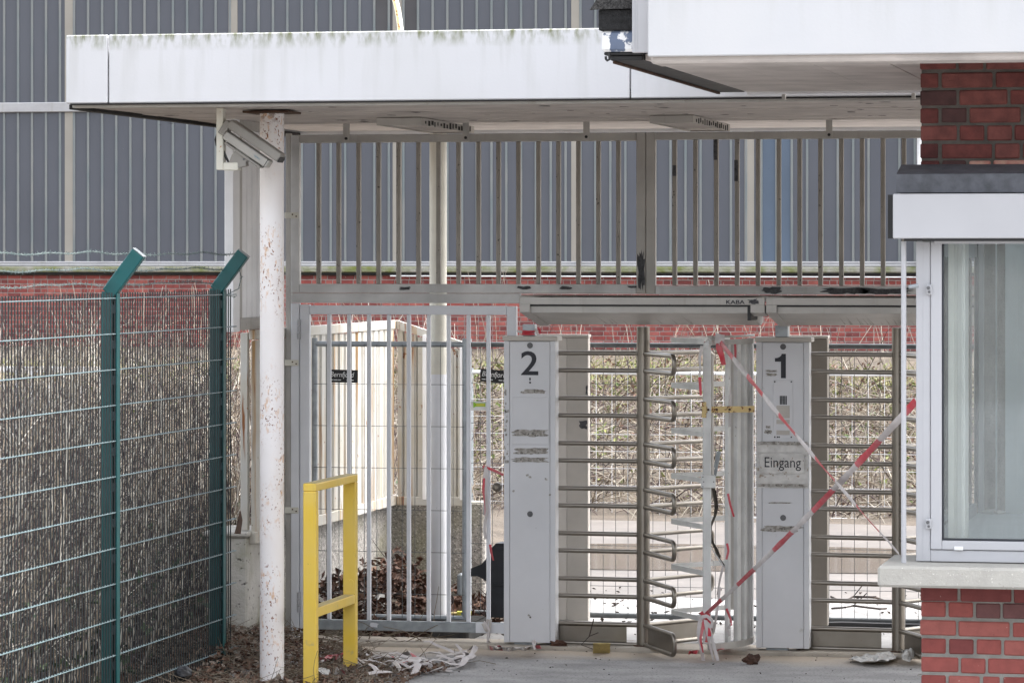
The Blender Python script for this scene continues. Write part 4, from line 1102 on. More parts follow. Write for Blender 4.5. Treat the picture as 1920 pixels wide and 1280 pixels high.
ORD = random.Random(11)
def course(z, pat, h=.071, mats=None, x_end=-.15, dark=False):
    x = bx0 + ORD.uniform(-.004, .004); i = 0
    while x < x_end:
        L = pat[min(i, len(pat) - 1)] if i < len(pat) else (pat[-2] if (i - len(pat)) % 2 == 0 else pat[-1])
        k = ORD.choices(range(5), (4, 3, 4, 1.6, 1))[0]
        if mats and i in mats: k = mats[i]
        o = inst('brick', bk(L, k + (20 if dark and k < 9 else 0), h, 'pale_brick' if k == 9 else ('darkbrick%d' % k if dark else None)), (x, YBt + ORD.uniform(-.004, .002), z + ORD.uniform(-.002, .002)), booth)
        o.rotation_euler = (0, ORD.uniform(-.006, .006), ORD.uniform(-.006, .006))
        x += L + ORD.uniform(.011, .016); i += 1
H_, S_, Q_ = .115, .238, .170
z = BZ(1143) + .0; pitch = .0862
low = [[H_, H_, H_, H_, H_], [Q_ - .002, S_, H_, S_], [H_, H_, H_, H_], [.175, H_, S_, S_], [H_, .145, .08, H_, S_]]
course(z + pitch - .012, [.175, S_, H_, S_], mats={0: 3, 1: 3})
for i in range(int(z / pitch) + 1): course(z - pitch * i, low[i % 5], mats={3: 4} if i == 0 else None)
z = BZ(150) - .0; pu = .0835
ups = [[H_ - .03, S_, S_, S_], [Q_, .225, H_, S_], [H_ - .03, .12, S_, H_], [Q_, H_, H_, S_], [H_ - .03, S_, H_, S_]]
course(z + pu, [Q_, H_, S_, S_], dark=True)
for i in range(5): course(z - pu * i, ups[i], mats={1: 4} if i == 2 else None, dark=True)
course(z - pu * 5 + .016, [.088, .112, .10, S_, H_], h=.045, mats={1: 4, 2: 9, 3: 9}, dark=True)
m = MB(); r_ = 0; zz = .04
while zz < z_so - .05:
    if zz < z_lo - .04 or zz > z_led0 + .06:
        yy = YBt + .118 + (.06 if r_ % 2 else 0)
        while yy < YBB - .1:
            L = H_ if r_ % 2 else S_
            kk = ORD.choices(range(5), (4, 3, 4, 1.6, 1))[0]
            m.box(bx0 + .004 - .001 + ORD.uniform(-.003, .002), bx0 + .06, yy, min(yy + L, YBB + .09), zz - .0355, zz + .0355, .004, kk); yy += L + .013
    zz += pitch; r_ += 1
m.build('brickwork', ['brick%d' % k for k in range(5)], booth, kind='stuff')
# dark ledge, shutter box, sill
m = MB(); lx = xY(1680, 16.85)
m.prismX([(16.85, z_led0), (YBt + .02, z_led0), (YBt + .02, z_led1 + .05), (YBt - .01, z_led1 + .05), (16.86, z_led1)], lx, bx1); m.build('ledge', 'slate', booth)
YSh = 16.80
sx = xY(1674, YSh); zs1, zs0 = zY(1800, 363, YSh), zY(1800, 447, YSh)
m = MB(); m.box(sx, bx1, YSh, YSh + .26, zs0, zs1, .004); sb = m.build('shutter_box', 'alu', booth)
m = MB(); ya = YSh + .06; m.prismX([(ya, zs0), (ya + .2, zs0), (ya + .2, zs1 - .003), (ya, zs1 - .003)], xY(1663, ya) + .004, sx - .001); m.build('end_cap', 'black', sb, org=WL[sb])
m = MB(); m.box(sx + .05, bx1, YSh + .02, YSh + .25, zs0 - .012, zs0 - .001); m.build('shutter_slot', 'black', sb, org=WL[sb])
m = MB(); m.box(xY(1752, 16.93), bx1, 16.91, 16.95, zY(1800, 457, 16.92), zY(1800, 450.5, 16.92), .003); m.build('shutter_rail', 'alu', sb, org=WL[sb])
m = MB(); s0 = xY(1645, YSl); m.box(s0, bx1, YSl, YBt + .29, z_lo, z_st, .012); sl = m.build('sill', 'sill', booth)
# front window: outer frame, sash, pane
zf0, zf1 = z_st + .004, zs0 - .013
W = lambda px, Y=YWn: xY(px, Y)
ZW = lambda py: zY(1800, py, YWn)
m = MB(); m.box(wx0, W(1744.5), YWn, YWn + .07, zf0, zf1, .003); m.box(W(1730.5) - .0012, W(1730.5) + .0012, YWn - .0012, YWn + .001, zf0 + .01, zf1 - .01); m.box(W(1744.7), bx1, YWn, YWn + .07, zf0, ZW(1031), .003); fr = m.build('window_frame', 'alu', booth)
m = MB(); m.box(W(1745.3), W(1766), YWn - .008, YWn + .06, ZW(1030), zf1 - .001, .003); m.box(W(1766) + .0005, bx1, YWn - .008, YWn + .06, ZW(1030), ZW(1013), .003); sa = m.build('sash', 'alu', fr, org=WL[fr])
m = MB(); m.box(W(1766) + .001, W(1769), YWn - .002, YWn + .04, ZW(1012), zf1 - .002); m.box(W(1769), bx1, YWn - .002, YWn + .04, ZW(1012), ZW(1009.5)); m.build('gasket', 'gasket', fr, org=WL[fr])
m = MB(); m.box(W(1769), bx1, YWn + .012, YWn + .018, ZW(1009.5), zf1); m.build('pane', 'glass', fr, org=WL[fr])
for px_, py in ((1742.5, 543), (1741.5, 982)):
    m = MB(); x, z = W(px_), ZW(py); m.box(x - .014, x + .014, YWn - .022, YWn - .009, z - .024, z + .024, .004); lk = m.build('window_lock', 'alu', fr, org=WL[fr])
    m = MB(); m.tube((x - .002, YWn - .023, z + .008), (x - .002, YWn - .034, z + .008), .008, 10); m.tube((x + .002, YWn - .023, z - .011), (x + .002, YWn - .030, z - .011), .006, 10); m.build('window_bolt', 'mount_dark', fr, org=WL[fr])
m = MB(); x, z = W(1798), ZW(1027); m.box(x - .021, x + .021, YWn - .016, YWn - .009, z - .009, z + .009, .002); m.build('drain_cap', 'white_print', fr, org=WL[fr])
m = MB(); m.tube((W(1722, 16.9), 16.9, zY(1720, 535, 16.9)), (W(1704, 16.9), 16.9, zY(1720, 538, 16.9)), .010, 8); m.build('shutter_catch', 'galv', fr, org=WL[fr])
# side window of the bay seen through the glass, inner sill, room
ys = YWn + .071
zd = EYE - (951 - HY) * 20.0 / F                   # desk top
xi = wx0 + .012
m = MB()
m.box(xi, xi + .05, ys, ys + .06, zf0, zf1, .003)
m.box(xi, xi + .05, ys + .0605, YBB - .06, zf0, zd + .05, .003); m.box(xi, xi + .05, ys + .0605, YBB - .06, zf1 - .07, zf1, .003)
fa, fb = xY(1834.5, YBB - .04), xY(1845, YBB - .04)
m.box(fa, fb, YBB - .058, YBB - .02, zf0, zf1, .003)
sw = m.build('side_window_frame', 'alu', booth)
m = MB(); m.box(xi + .02, xi + .026, ys + .061, YBB - .061, zd + .051, zf1 - .071); m.build('pane', 'glass', sw, org=WL[sw])
m = MB(); m.box(xY(1828.5, YBB - .05), fa - .0005, YBB - .066, YBB - .03, zd + .05, zf1); m.build('gasket', 'gasket', sw, org=WL[sw])
pb0, pb1 = xY(1778, ys + .12), xY(1816, ys + .12)
m = MB(); n = 20; prof = [(pb0 + (pb1 - pb0) * i / n, .034 * sin(i * .32) + .004 * sin(i * 1.7)) for i in range(n + 1)]
m.add([Vector((x, ys + .12 + d, z)) for z in (zf0 + .02, zf1) for x, d in prof], [(i, i + 1, n + 2 + i, n + 1 + i) for i in range(n)])
m.build('curtain', 'blind', booth, smooth=True, fix=False)
m = MB(); m.box(xi + .052, bx1, YWn + .075, YBB - .07, zd - .04, zd, .004); m.build('desk', 'desk', booth)
m = MB(); m.box(bx0 + .21, bx1, YBt + .301, YBB, -.04, .02); m.build('floor', 'interior_floor', booth)
m = MB(); m.box(bx0 + .201, bx1, YBB - .018, YBB, .021, z_so - .05)
for px_ in (1868, 1906): m.box(xY(px_, YBB - .02) - .004, xY(px_, YBB - .02) + .004, YBB - .021, YBB - .0175, zd, z_so - .06)
m.build('inner_wall', 'interior', booth)
m = MB(); m.box(bx0 + .201, bx1, YBt + .302, YBB - .02, z_so - .3, z_so - .26); m.build('ceiling', 'interior', booth)
m = MB(); m.box(bx1 - .1, bx1, YBt + .31, YBB - .02, .021, z_so - .31); m.build('partition', 'interior', booth)
for px_, py, s_, lab in ((1857, 949, .035, 'small crumpled pale rag lying on the inner sill of the booth'), (1876, 951, .028, 'small flat white lump beside the rag on the inner booth sill')):
    c = PY(px_, py, YBB - .14); m = MB()
    ns, nr = 10, 6
    vs = []
    for j in range(nr + 1):
        for i in range(ns):
            a, b = tau * i / ns, pi * j / nr; q_ = 1 + .25 * noise.noise((cos(a) * 2 + px_, sin(a) * 2, b))
            vs.append(Vector((c.x + s_ * 1.2 * q_ * sin(b) * cos(a), c.y + s_ * q_ * sin(b) * sin(a), zd + .001 + s_ * .35 * (1 + cos(b) * q_))))
    m.add(vs, [(j * ns + i, j * ns + (i + 1) % ns, (j + 1) * ns + (i + 1) % ns, (j + 1) * ns + i) for j in range(nr) for i in range(ns)])
    o = m.build('rag' if s_ > .03 else 'lump', 'paper', None, smooth=True); tag(o, lab, 'rag' if s_ > .03 else 'litter')

# booth roof
YR0, YR1 = 16.3, 19.86
rx0 = xY(1213, YR0); rl = xY(1185, YR0 + .12)
zb0 = zY(1500, 103, YR0); zb1 = zb0 + .50
mt['fascia2'] = fascia_mat('booth_fascia', zb1, (.46, .465, .48, 1))
roof = MB(); roof.box(rl + .06, bx1, YR0 + .16, YR1, z_so + .06, zb1 - .08); roof = roof.build('roof', 'white_metal', booth)
xs_ = [rx0, rx0 + 3.0, bx1 + .4]
for a, b in zip(xs_, xs_[1:]):
    m = MB(); m.box(a + .003, b - .003, YR0, YR0 + .035, zb0, zb1, .005); m.build('fascia_panel', 'fascia2', roof, org=WL[roof])
zc = zY(1200, 99, YR0 + .12)
m = MB(); m.box(rl, rx0 + .05, YR0 + .12, YR0 + .16, zc, zb1, .003)
for px_ in (1189, 1194): m.box(xY(px_, YR0 + .12) - .003, xY(px_, YR0 + .12) + .003, YR0 + .117, YR0 + .1195, zc + .002, zb1)
m.build('corner_trim', 'alu', roof, org=WL[roof])
m = MB(); m.box(rx0 + .01, bx1, YR0 + .036, YR0 + .30, z_so - .03, z_so + .05, .01); m.build('edge_beam', 'soffit', roof, org=WL[roof])
x = rl + .03
while x < bx1 - .1:
    w = min(.36, bx1 - x); d = R(-.0015, .0015)
    m = MB(); m.box(x + .001, x + w - .001, YR0 + .301, YR1, z_so + d, z_so + .03, .0015); m.build('soffit_board', 'soffit', roof, org=WL[roof]); x += w
m = MB(); m.box(rl + .03, bx1, YR1 + .002, YR1 + .03, z_so - .012, z_so + .008, .002); m.build('rear_trim', 'white_metal', roof, org=WL[roof])
for px_ in (1470, 1713):
    m = MB(); x = xY(px_, YR1 + .05); m.box(x - .01, x + .01, YR1 + .031, YR1 + .06, z_so - .045, z_so + .012, .002); m.build('clip', 'rail_paint', roof, org=WL[roof])
ye = YR0 + .20
E = lambda px: xY(px, ye)
ZE = lambda py: zY(1150, py, ye)
m = MB(); m.box(E(1122), rl + .055, ye, YR1, ZE(57), ZE(18), .004); m.build('eave_board', 'bitumen', roof, org=WL[roof])
m = MB(); m.prismY([(E(1107), ZE(19)), (E(1118), ZE(3)), (E(1120), ZE(-30)), (rl - .002, ZE(-34)), (rl - .002, ZE(17)), (E(1122), ZE(18))], ye - .02, ye + .0); m.box(E(1118), rl + .055, ye + .001, YR1, ZE(17), ZE(-30), .01); m.build('roof_edge_felt', 'shingle', roof, org=WL[roof])
m = MB(); m.box(E(1127), rl + .055, ye + .01, YR1, ZE(97), ZE(57.5), .012); m.build('gutter_board', 'peeling_blue', roof, org=WL[roof])
m = MB(); m.box(E(1130), rl + .029, ye + .03, YR1 + .01, ZE(103), ZE(97.3), .004); m.box(E(1141), rl + .028, ye + .05, YR1 - .05, ZE(113), ZE(103.3), .004); m.build('gutter', 'black', roof, org=WL[roof])
m = MB(); m.box(E(1143), E(1150), ye + .08, YR1 - .1, ZE(118), ZE(113.3), .002); m.build('gutter_lip', 'rust_iron', roof, org=WL[roof])
m = MB(); m.path([(E(1143), ye - .005, ZE(100)), (E(1143), ye - .005, ZE(112)), (E(1139), ye - .005, ZE(114)), (E(1136.5), ye - .005, ZE(111)), (E(1136), ye - .005, ZE(106))], .006, 8); m.build('gutter_hook', 'black', roof, org=WL[roof], smooth=True)

# slim pipe between sill and shutter box
yp = 16.92; c = PY(1694.5, 800, yp)
m = MB(); m.path([(c.x, yp, z_st + .0005), (c.x, yp, zs0 - .0125)], .0125, 14)
tag(m.build('support_pipe', 'alu', None, smooth=True, org=(c.x, yp, z_st)), 'slim grey pipe standing on the booth sill under the shutter box', 'pipe')

# ------------------------------------------------------------------ barrier tape
def tape(name, label, pts, w, segs, start=0, group=None, twist=0.0, cat='tape', mats=('tape_red', 'tape_white'), up=None, crease=.0):
    """ribbon through pts, changing colour every segment"""
    P_ = []; n = 60
    tot = [0]
    for a, b in zip(pts, pts[1:]): tot.append(tot[-1] + (b - a).length)
    def at(s):
        for i in range(len(pts) - 1):
            if s <= tot[i + 1] or i == len(pts) - 2:
                f_ = (s - tot[i]) / max(1e-6, tot[i + 1] - tot[i]); return pts[i].lerp(pts[i + 1], f_)
    n = max(8, int(tot[-1] / .03)); vs = []
    for i in range(n + 1):
        s = tot[-1] * i / n; p = at(s); t_ = (at(min(tot[-1], s + .01)) - at(max(0, s - .01))).normalized()
        sd_ = t_.cross(Vector((0, 1, 0)) if abs(t_.y) < .95 else Vector((1, 0, 0))).normalized()
        nn = t_.cross(sd_).normalized()
        a = twist * (s / tot[-1]) + .25 * sin(s * 5)
        ww = w[0] + (w[1] - w[0]) * s / tot[-1] if isinstance(w, tuple) else w
        ww *= .88 + .2 * noise.noise((s * 4, len(label), 1))
        u_ = sd_ * cos(a) + nn * sin(a); v_ = sd_.cross(t_) if False else nn * cos(a) - sd_ * sin(a)
        vs += [p - u_ * ww / 2, p + v_ * ww * .14, p + u_ * ww / 2]
    m = MB(); fs = []; mi = []
    for i in range(n):
        o = i * 3; fs += [(o, o + 1, o + 4, o + 3), (o + 1, o + 2, o + 5, o + 4)]
    m.add(vs, fs)
    cum = 0; k = start; bounds = []
    while cum < tot[-1]: cum += segs * R(.95, 1.05); bounds.append((cum, k)); k += 1
    m.mi = []
    for i in range(n):
        s = tot[-1] * (i + .5) / n; kk = next(k_ for b, k_ in bounds if s <= b); m.mi += [kk % 2, kk % 2]
    o = m.build(name, list(mats), None, smooth=True, fix=False, org=pts[0])
    return tag(o, label, cat, group)
FpY = 22.72
A0 = PY(1348, 638, FpY); A1 = PY(1688, 1040, 16.9)
s1 = [A0.lerp(A1, i / 12) + Vector((0, 0, -.02 * sin(pi * i / 12))) for i in range(13)]
tape('barrier_tape', 'red and white barrier tape slanting down from the cage top to the booth sill', s1, .036, .62, 0, 'red and white tapes', twist=1.1)
B0 = PY(1322, 1152, FpY - .05); B1 = PY(1719, 750, 17.02)
s2 = [B0.lerp(B1, i / 12) + Vector((0, 0, -.03 * sin(pi * i / 12))) for i in range(13)]
tape('barrier_tape', 'red and white barrier tape rising from the cage foot to the booth window', s2, (.026, .040), .60, 0, 'red and white tapes', twist=.25)
def hang(label, paths, w, segs, Y, mats=('tape_red', 'tape_white')):
    t = thing('tape_knot', label, 'tape', PY(paths[0][0][0][0], paths[0][0][0][1], Y), 'loose ends of barrier tape')
    for k, (p, st) in enumerate(paths):
        pts = [PY(a, b, Y - .01 * k + .012 * sin(i * 2 + k)) for i, (a, b) in enumerate(p)]
        o = tape('strip', 'x', pts, w, segs, st, twist=R(-.8, .8), mats=mats)
        del o['label'], o['category']
        if 'group' in o.keys(): del o['group']
        o.location = o.location - WL[t]; o.parent = t
    return t
OLD = ('tape_old', 'tape_white')
hang('knotted end of red and white tape at the foot of the cage', [
    ([(1317, 1150), (1311, 1168), (1309, 1190), (1315, 1212), (1319, 1240)], 1), ([(1323, 1150), (1318, 1175), (1313, 1198), (1318, 1222)], 0),
    ([(1325, 1150), (1322, 1170), (1327, 1190), (1325, 1203)], 0), ([(1321, 1152), (1325, 1180), (1330, 1205), (1338, 1237)], 1),
    ([(1326, 1152), (1330, 1178), (1338, 1208), (1346, 1238)], 1), ([(1328, 1150), (1331, 1170), (1330, 1192)], 0),
    ([(1314, 1146), (1322, 1158), (1333, 1160)], 0), ([(1316, 1156), (1326, 1154), (1336, 1164), (1334, 1176)], 1)], .026, .30, FpY - .08)
hang('red tape end hanging from the top of the cage', [([(1350, 640), (1348, 652), (1353, 666), (1357, 684)], 0), ([(1349, 626), (1346, 634), (1345, 644)], 1), ([(1353, 628), (1352, 638), (1354, 646)], 1)], .050, .5, FpY - .04)
hang('thin faded tape hanging down the front post of the cage', [([(1316, 648), (1312, 670), (1313, 690), (1311, 706)], 1), ([(1312, 707), (1313, 724), (1314, 741)], 0)], .022, .5, FpY - .06)
hang('faded tape ends hanging inside the cage bars', [([(1378, 645), (1379, 662), (1378, 680)], 0), ([(1366, 660), (1364, 690), (1367, 712)], 1), ([(1368, 720), (1370, 760), (1368, 800)], 1), ([(1365, 925), (1369, 945), (1376, 968)], 0), ([(1363, 1018), (1366, 1032), (1362, 1048)], 0), ([(1356, 1060), (1350, 1085), (1345, 1115)], 1), ([(1362, 1140), (1370, 1160), (1371, 1172)], 0), ([(1371, 1168), (1364, 1178), (1368, 1192)], 1), ([(1350, 1100), (1344, 1150), (1338, 1185)], 1)], .017, .6, FpY + .14)
hang('red and white tape tied round the neck above cabinet 2', [([(979, 621), (990, 622), (1003, 621)], 0), ([(979, 625.5), (990, 626), (1003, 626)], 0), ([(1003, 617), (1006, 622), (1010, 627)], 1), ([(1009, 614), (1012, 620), (1013, 625)], 0), ([(969, 620), (979, 623)], 1)], .018, .5, YP - .01, mats=('tape_red', 'tape_white'))
hang('pink and white tape hanging on the last gate bar', [([(905, 874), (914, 877), (928, 882), (944, 890)], 0), ([(911, 874), (907, 900), (909, 930), (907, 965)], 1), ([(908, 896), (906, 920), (910, 945), (910, 970)], 0), ([(913, 878), (911, 920), (913, 960), (908, 990), (911, 1010)], 1), ([(919, 1020), (921, 1035), (925, 1050)], 0)], .020, .9, YG - .02, mats=('tape_red', 'tape_white'))
hang('braided pale tape tied to the gate bottom rail beside cabinet 2', [([(915, 1160), (911, 1175), (918, 1190), (912, 1208)], 1), ([(920, 1160), (918, 1180), (913, 1195), (924, 1212)], 0), ([(907, 1165), (916, 1178), (915, 1200)], 1), ([(905, 1168), (910, 1180), (917, 1184)], 0)], .020, .2, YG - .03, mats=OLD)
def ground_tape(label, pts, w, segs, mats, z=.03):
    P_ = [PZ(a, b, z + .02 * abs(sin(i * 1.7))) for i, (a, b) in enumerate(pts)]
    return P_
def ground_pile(label, strands, group=None):
    t = thing('tape_tangle', label, 'tape', PZ(strands[0][0][0][0], strands[0][0][0][1], 0), group)
    for k, (pts, w, mats) in enumerate(strands):
        P_ = [PZ(a, b, .035 + .03 * abs(sin(i * 1.7 + k))) for i, (a, b) in enumerate(pts)]
        n = len(P_); m = MB(); vs = []
        for i, p in enumerate(P_):
            tt = (P_[min(n - 1, i + 1)] - P_[max(0, i - 1)]).normalized(); sd_ = tt.cross(UP).normalized()
            a = R(.2, 1.2); u_ = sd_ * cos(a) + UP * sin(a)
            vs += [p - u_ * w / 2, p + UP * .012, p + u_ * w / 2]
        m.add(vs, [f_ for i in range(n - 1) for f_ in ((i * 3, i * 3 + 1, i * 3 + 4, i * 3 + 3), (i * 3 + 1, i * 3 + 2, i * 3 + 5, i * 3 + 4))])
        m.build('strip', mats, t, smooth=True, fix=False)
    return t
def wander(a, b, n, jx, jy): return [(a[0] + (b[0] - a[0]) * i / n + R(-jx, jx), a[1] + (b[1] - a[1]) * i / n + R(-jy, jy)) for i in range(n + 1)]
def ribbons(label, n, cx_, cy_, rx, ry):
    t = thing('tape_tangle', label, 'tape', (cx_, cy_, 0))
    for k in range(n):
        p = Vector((cx_ + rx * R(-1, .4), cy_ + ry * R(-1, 1), R(.02, .06))); a = R(-.5, .5); w = R(.022, .045); cur = R(-1.2, 1.2); vs = []; fs = []; mi = []
        N = random.randrange(12, 24); col = R(0, 1)
        for i in range(N):
            d = Vector((cos(a), sin(a) * 1.0, 0)); p = p + d * .05; p.z = max(.012, .035 + .03 * sin(i * .7 + k) + .02 * noise.noise((i * .5, k, 2)))
            tilt = .9 * noise.noise((i * .25, k * 3.1, 7)); sd_ = Vector((-d.y * cos(tilt), d.x * cos(tilt), sin(tilt)))
            vs += [p - sd_ * w / 2, p + UP * .008, p + sd_ * w / 2]; a += cur * .12 + R(-.08, .08)
            if abs(p.x - cx_) > rx * 1.25: cur, a = -cur, a + .35
        for i in range(N - 1):
            fs += [(i * 3, i * 3 + 1, i * 3 + 4, i * 3 + 3), (i * 3 + 1, i * 3 + 2, i * 3 + 5, i * 3 + 4)]; q_ = 1 if (i // 7 + k) % 4 == 0 and col > .35 else 0; mi += [q_, q_]
        m = MB(); m.add(vs, fs); m.mi = mi; m.build('strip', ['tape_white', 'tape_old'], t, smooth=True, fix=False)
ca, cb = PZ(722, 1249), PZ(700, 1249)
ribbons('tangle of torn pale tape on the ground right beside the yellow barrier', 13, ca.x, ca.y, .33, .30)
ground_pile('strips of dirty tape lying on the kerb below cabinet 2', [(wander((912, 1214), (985, 1216), 6, 3, 2), .04, 'tape_old'), (wander((925, 1218), (1010, 1213), 6, 3, 2), .035, 'tape_old'), (wander((1000, 1200), (1005, 1219), 3, 2, 1), .03, 'tape_white')])
ground_pile('red scraps of tape among the leaves behind the yellow barrier', [(wander((598, 1236), (645, 1226), 5, 3, 2), .05, 'tape_red'), (wander((600, 1240), (640, 1230), 5, 3, 2), .04, 'tape_old'), (wander((630, 1256), (645, 1262), 3, 2, 1), .05, 'tape_old')])
ground_pile('small red tape scrap on the paving behind the cage', [(wander((1345, 1222), (1366, 1208), 4, 2, 1), .05, 'tape_red'), (wander((1292, 1222), (1312, 1221), 3, 2, 1), .03, 'tape_red')])

# ------------------------------------------------------------------ litter and small objects
def rv(): return Vector((R(-1, 1), R(-1, 1), R(-1, 1)))
def lump(name, label, cat, c, rx, ry, rz, mat, seed=0, rough=.35, ns=14, nr=9):
    m = MB(); vs = []
    for j in range(nr + 1):
        for i in range(ns):
            a, b = tau * i / ns, pi * j / nr
            v = Vector((sin(b) * cos(a), sin(b) * sin(a), cos(b))); q_ = 1 + rough * noise.noise(v * 2.3 + Vector((seed, 0, 0))) + rough * .5 * noise.noise(v * 6 + Vector((seed, 5, 0)))
            vs.append(Vector((c.x + rx * q_ * v.x, c.y + ry * q_ * v.y, max(.002, c.z + rz * q_ * v.z))))
    m.add(vs, [(j * ns + i, j * ns + (i + 1) % ns, (j + 1) * ns + (i + 1) % ns, (j + 1) * ns + i) for j in range(nr) for i in range(ns)])
    return tag(m.build(name, mat, None, smooth=False, org=(c.x, c.y, 0)), label, cat)
YK = 24.25
out = [(923, 1025), (930, 1018), (962, 1018), (962, 1157), (916, 1157), (915, 1092), (906, 1085), (894, 1079), (883, 1080), (880, 1066), (890, 1062), (903, 1057), (911, 1047), (917, 1035)]
m = MB(); m.prismY([(xY(a, YK), zY(a, b, YK)) for a, b in out], YK, YK + .16)
t = thing('plastic_shell', 'dark moulded plastic shell leaning behind the gate beside cabinet 2', 'plastic part', (xY(930, YK), YK, 0))
m.build('shell', 'black_plastic', t)
m = MB(); m.box(xY(923, YK), xY(962, YK), YK - .008, YK - .001, zY(930, 1098, YK), zY(930, 1093, YK), .002); m.box(xY(930, YK), xY(962, YK), YK - .008, YK - .001, zY(930, 1030, YK), zY(930, 1024, YK), .002); m.build('ridge', 'black_plastic', t)
yl = 24.3
m = MB(); c = PY(866, 1094, yl); m.obox(c, (Vector((1, 0, 0)), Vector((0, 1, 0)), UP), (.018, .08, .075), .014); tag(m.build('plastic_disc', 'galv'), 'pale grey plastic lid standing behind the gate near the dark shell', 'lid')
m = MB(); c = PZ(850, 1150, .02); m.obox(PY(870, 1149, 24.6), (RIGHT, FWD, UP), (.05, .03, .014), .003)
t_ = tag(m.build('wrapper', 'yellow_ink'), 'small yellow printed wrapper lying behind the gate bars', 'wrapper')
text_mesh('JOSEFS', xY(862, 24.55), xY(879, 24.55), zY(870, 1152, 24.55), zY(870, 1147.5, 24.55), 24.56, 'blue_ink', 'lettering', t_) if False else None
m = MB()
for k in range(5): m.obox(PY(863 + k * 3.4, 1149, 24.6) - FWD * .032, (RIGHT, FWD, UP), (.0045, .001, .008))
m.build('print', 'blue_ink', t_)
m = MB(); m.obox(PY(838, 1151, 24.75), (RIGHT, FWD, UP), (.09, .03, .015), .004); tag(m.build('packaging_strip', 'yellow_top'), 'crushed pale yellow carton strip lying at the rear column foot', 'carton')
m = MB(); m.obox(PZ(1128, 1217, .03) + UP * .01, (RIGHT, (FWD * .8 + UP * -.6), (FWD * .6 + UP * .8)), (.055, .06, .003)); tag(m.build('yellow_tag', 'yellow_top'), 'yellow scrap of sheet lying on the kerb under the rotor wing', 'scrap')
lump('dead_leaf', 'curled dark brown dead leaf lying on the asphalt before cabinet 1', 'leaf', PZ(1408, 1245, 0) + UP * .028, .045, .04, .032, 'leaf_dark', 3, .9, 12, 8)
lump('dead_leaf', 'small dark leaf clump caught under the rotor wing beside cabinet 2', 'leaf', PZ(1048, 1218, 0) + UP * .03, .055, .03, .025, 'leaf_dark', 5, .9)
lump('dead_leaf', 'tiny dark clump between the feet of cabinet 1 and the next rotor', 'leaf', PZ(1497, 1226, 0) + UP * .012, .03, .02, .018, 'leaf_dark', 8, .9, 10, 7)
def crumpled(label, poly, z0, mat, seed, cat='litter', h=.05, name='plastic_scrap'):
    m = MB(); P0_ = [PZ(a, b, z0) for a, b in poly]; P_ = []
    for p, q_ in zip(P0_, P0_[1:] + P0_[:1]):
        for f_ in (0, .33, .67): P_.append(p.lerp(q_, f_) + (rv() if f_ else Vector()) * .012)
    c = sum(P_, Vector()) / len(P_); k = len(P_); NR = 7
    vs = [c + UP * h * .5]
    for r in range(1, NR + 1):
        f_ = r / NR
        for p in P_:
            q_ = c.lerp(p, f_); z = .5 + .9 * noise.noise((q_.x * 16 + seed, q_.y * 5, 0)) + .6 * noise.noise((q_.x * 45 + seed, q_.y * 14, 3))
            q_.z = z0 + max(0, h * z) * (1 - .5 * f_); vs.append(q_)
    fs = [(0, 1 + i, 1 + (i + 1) % k) for i in range(k)]
    for r in range(NR - 1):
        o = 1 + r * k; fs += [(o + i, o + k + i, o + k + (i + 1) % k, o + (i + 1) % k) for i in range(k)]
    m.add(vs, fs); return tag(m.build(name, mat, None, fix=False, org=(c.x, c.y, 0)), label, cat)
crumpled('torn white plastic sheet lying on the ground before the second rotor', [(1590, 1237), (1600, 1232), (1630, 1236), (1655, 1232), (1668, 1228), (1684, 1231), (1680, 1238), (1665, 1247), (1640, 1246), (1615, 1243)], .015, 'rag_white', 2, h=.06)
crumpled('white plastic shred in the nest of twigs at the booth corner', [(1690, 1226), (1705, 1224), (1714, 1230), (1706, 1240), (1692, 1238)], .03, 'rag_white', 5, h=.08)
crumpled('white shred lying in the leaves between column and yellow barrier', [(596, 1256), (606, 1252), (618, 1258), (616, 1264), (600, 1266)], .05, 'rag_white', 6)
crumpled('flat pale scrap lying in the leaves left of the white column', [(466, 1246), (480, 1241), (490, 1241), (489, 1248), (474, 1250)], .04, 'rag_white', 9, h=.01)
def upright_rag(label, poly, Y, mat, name='plastic_bag', cat='bag'):
    m = MB(); c = sum((PY(a, b, Y) for a, b in poly), Vector()) / len(poly); k = len(poly)
    vs = [c + Vector((0, -.09, 0))]
    for f_ in (.55, 1.0):
        for i, (a, b) in enumerate(poly): vs.append(c.lerp(PY(a, b, Y), f_) + Vector((0, -.07 * (1 - f_) + .03 * noise.noise((a * .2, b * .2, f_)), 0)))
    vs.append(c + Vector((0, .08, 0)))
    fs = [(0, 1 + i, 1 + (i + 1) % k) for i in range(k)] + [(1 + i, 1 + k + i, 1 + k + (i + 1) % k, 1 + (i + 1) % k) for i in range(k)] + [(1 + k + i, 2 * k + 1, 1 + k + (i + 1) % k) for i in range(k)]
    m.add(vs, fs); return tag(m.build(name, mat, None, org=(c.x, c.y, c.z)), label, cat)
upright_rag('crumpled white plastic bag in the leaf heap behind the gate', [(703, 1118), (712, 1112), (721, 1114), (721, 1148), (712, 1150), (704, 1140), (698, 1134)], 24.3, 'rag_white')
upright_rag('torn white paper cup in the leaf heap behind the gate', [(677, 1131), (694, 1130), (691, 1140), (688, 1157), (682, 1158), (680, 1145)], 24.25, 'rag_white', 'paper_cup', 'cup')
m = MB()
c = PZ(345, 1277, .03)
lump('shoe', 'dark worn shoe half buried in the leaves by the green fence', 'shoe', PZ(343, 1268, .06) + UP * .02, .05, .09, .045, 'black_plastic', 4, .15)
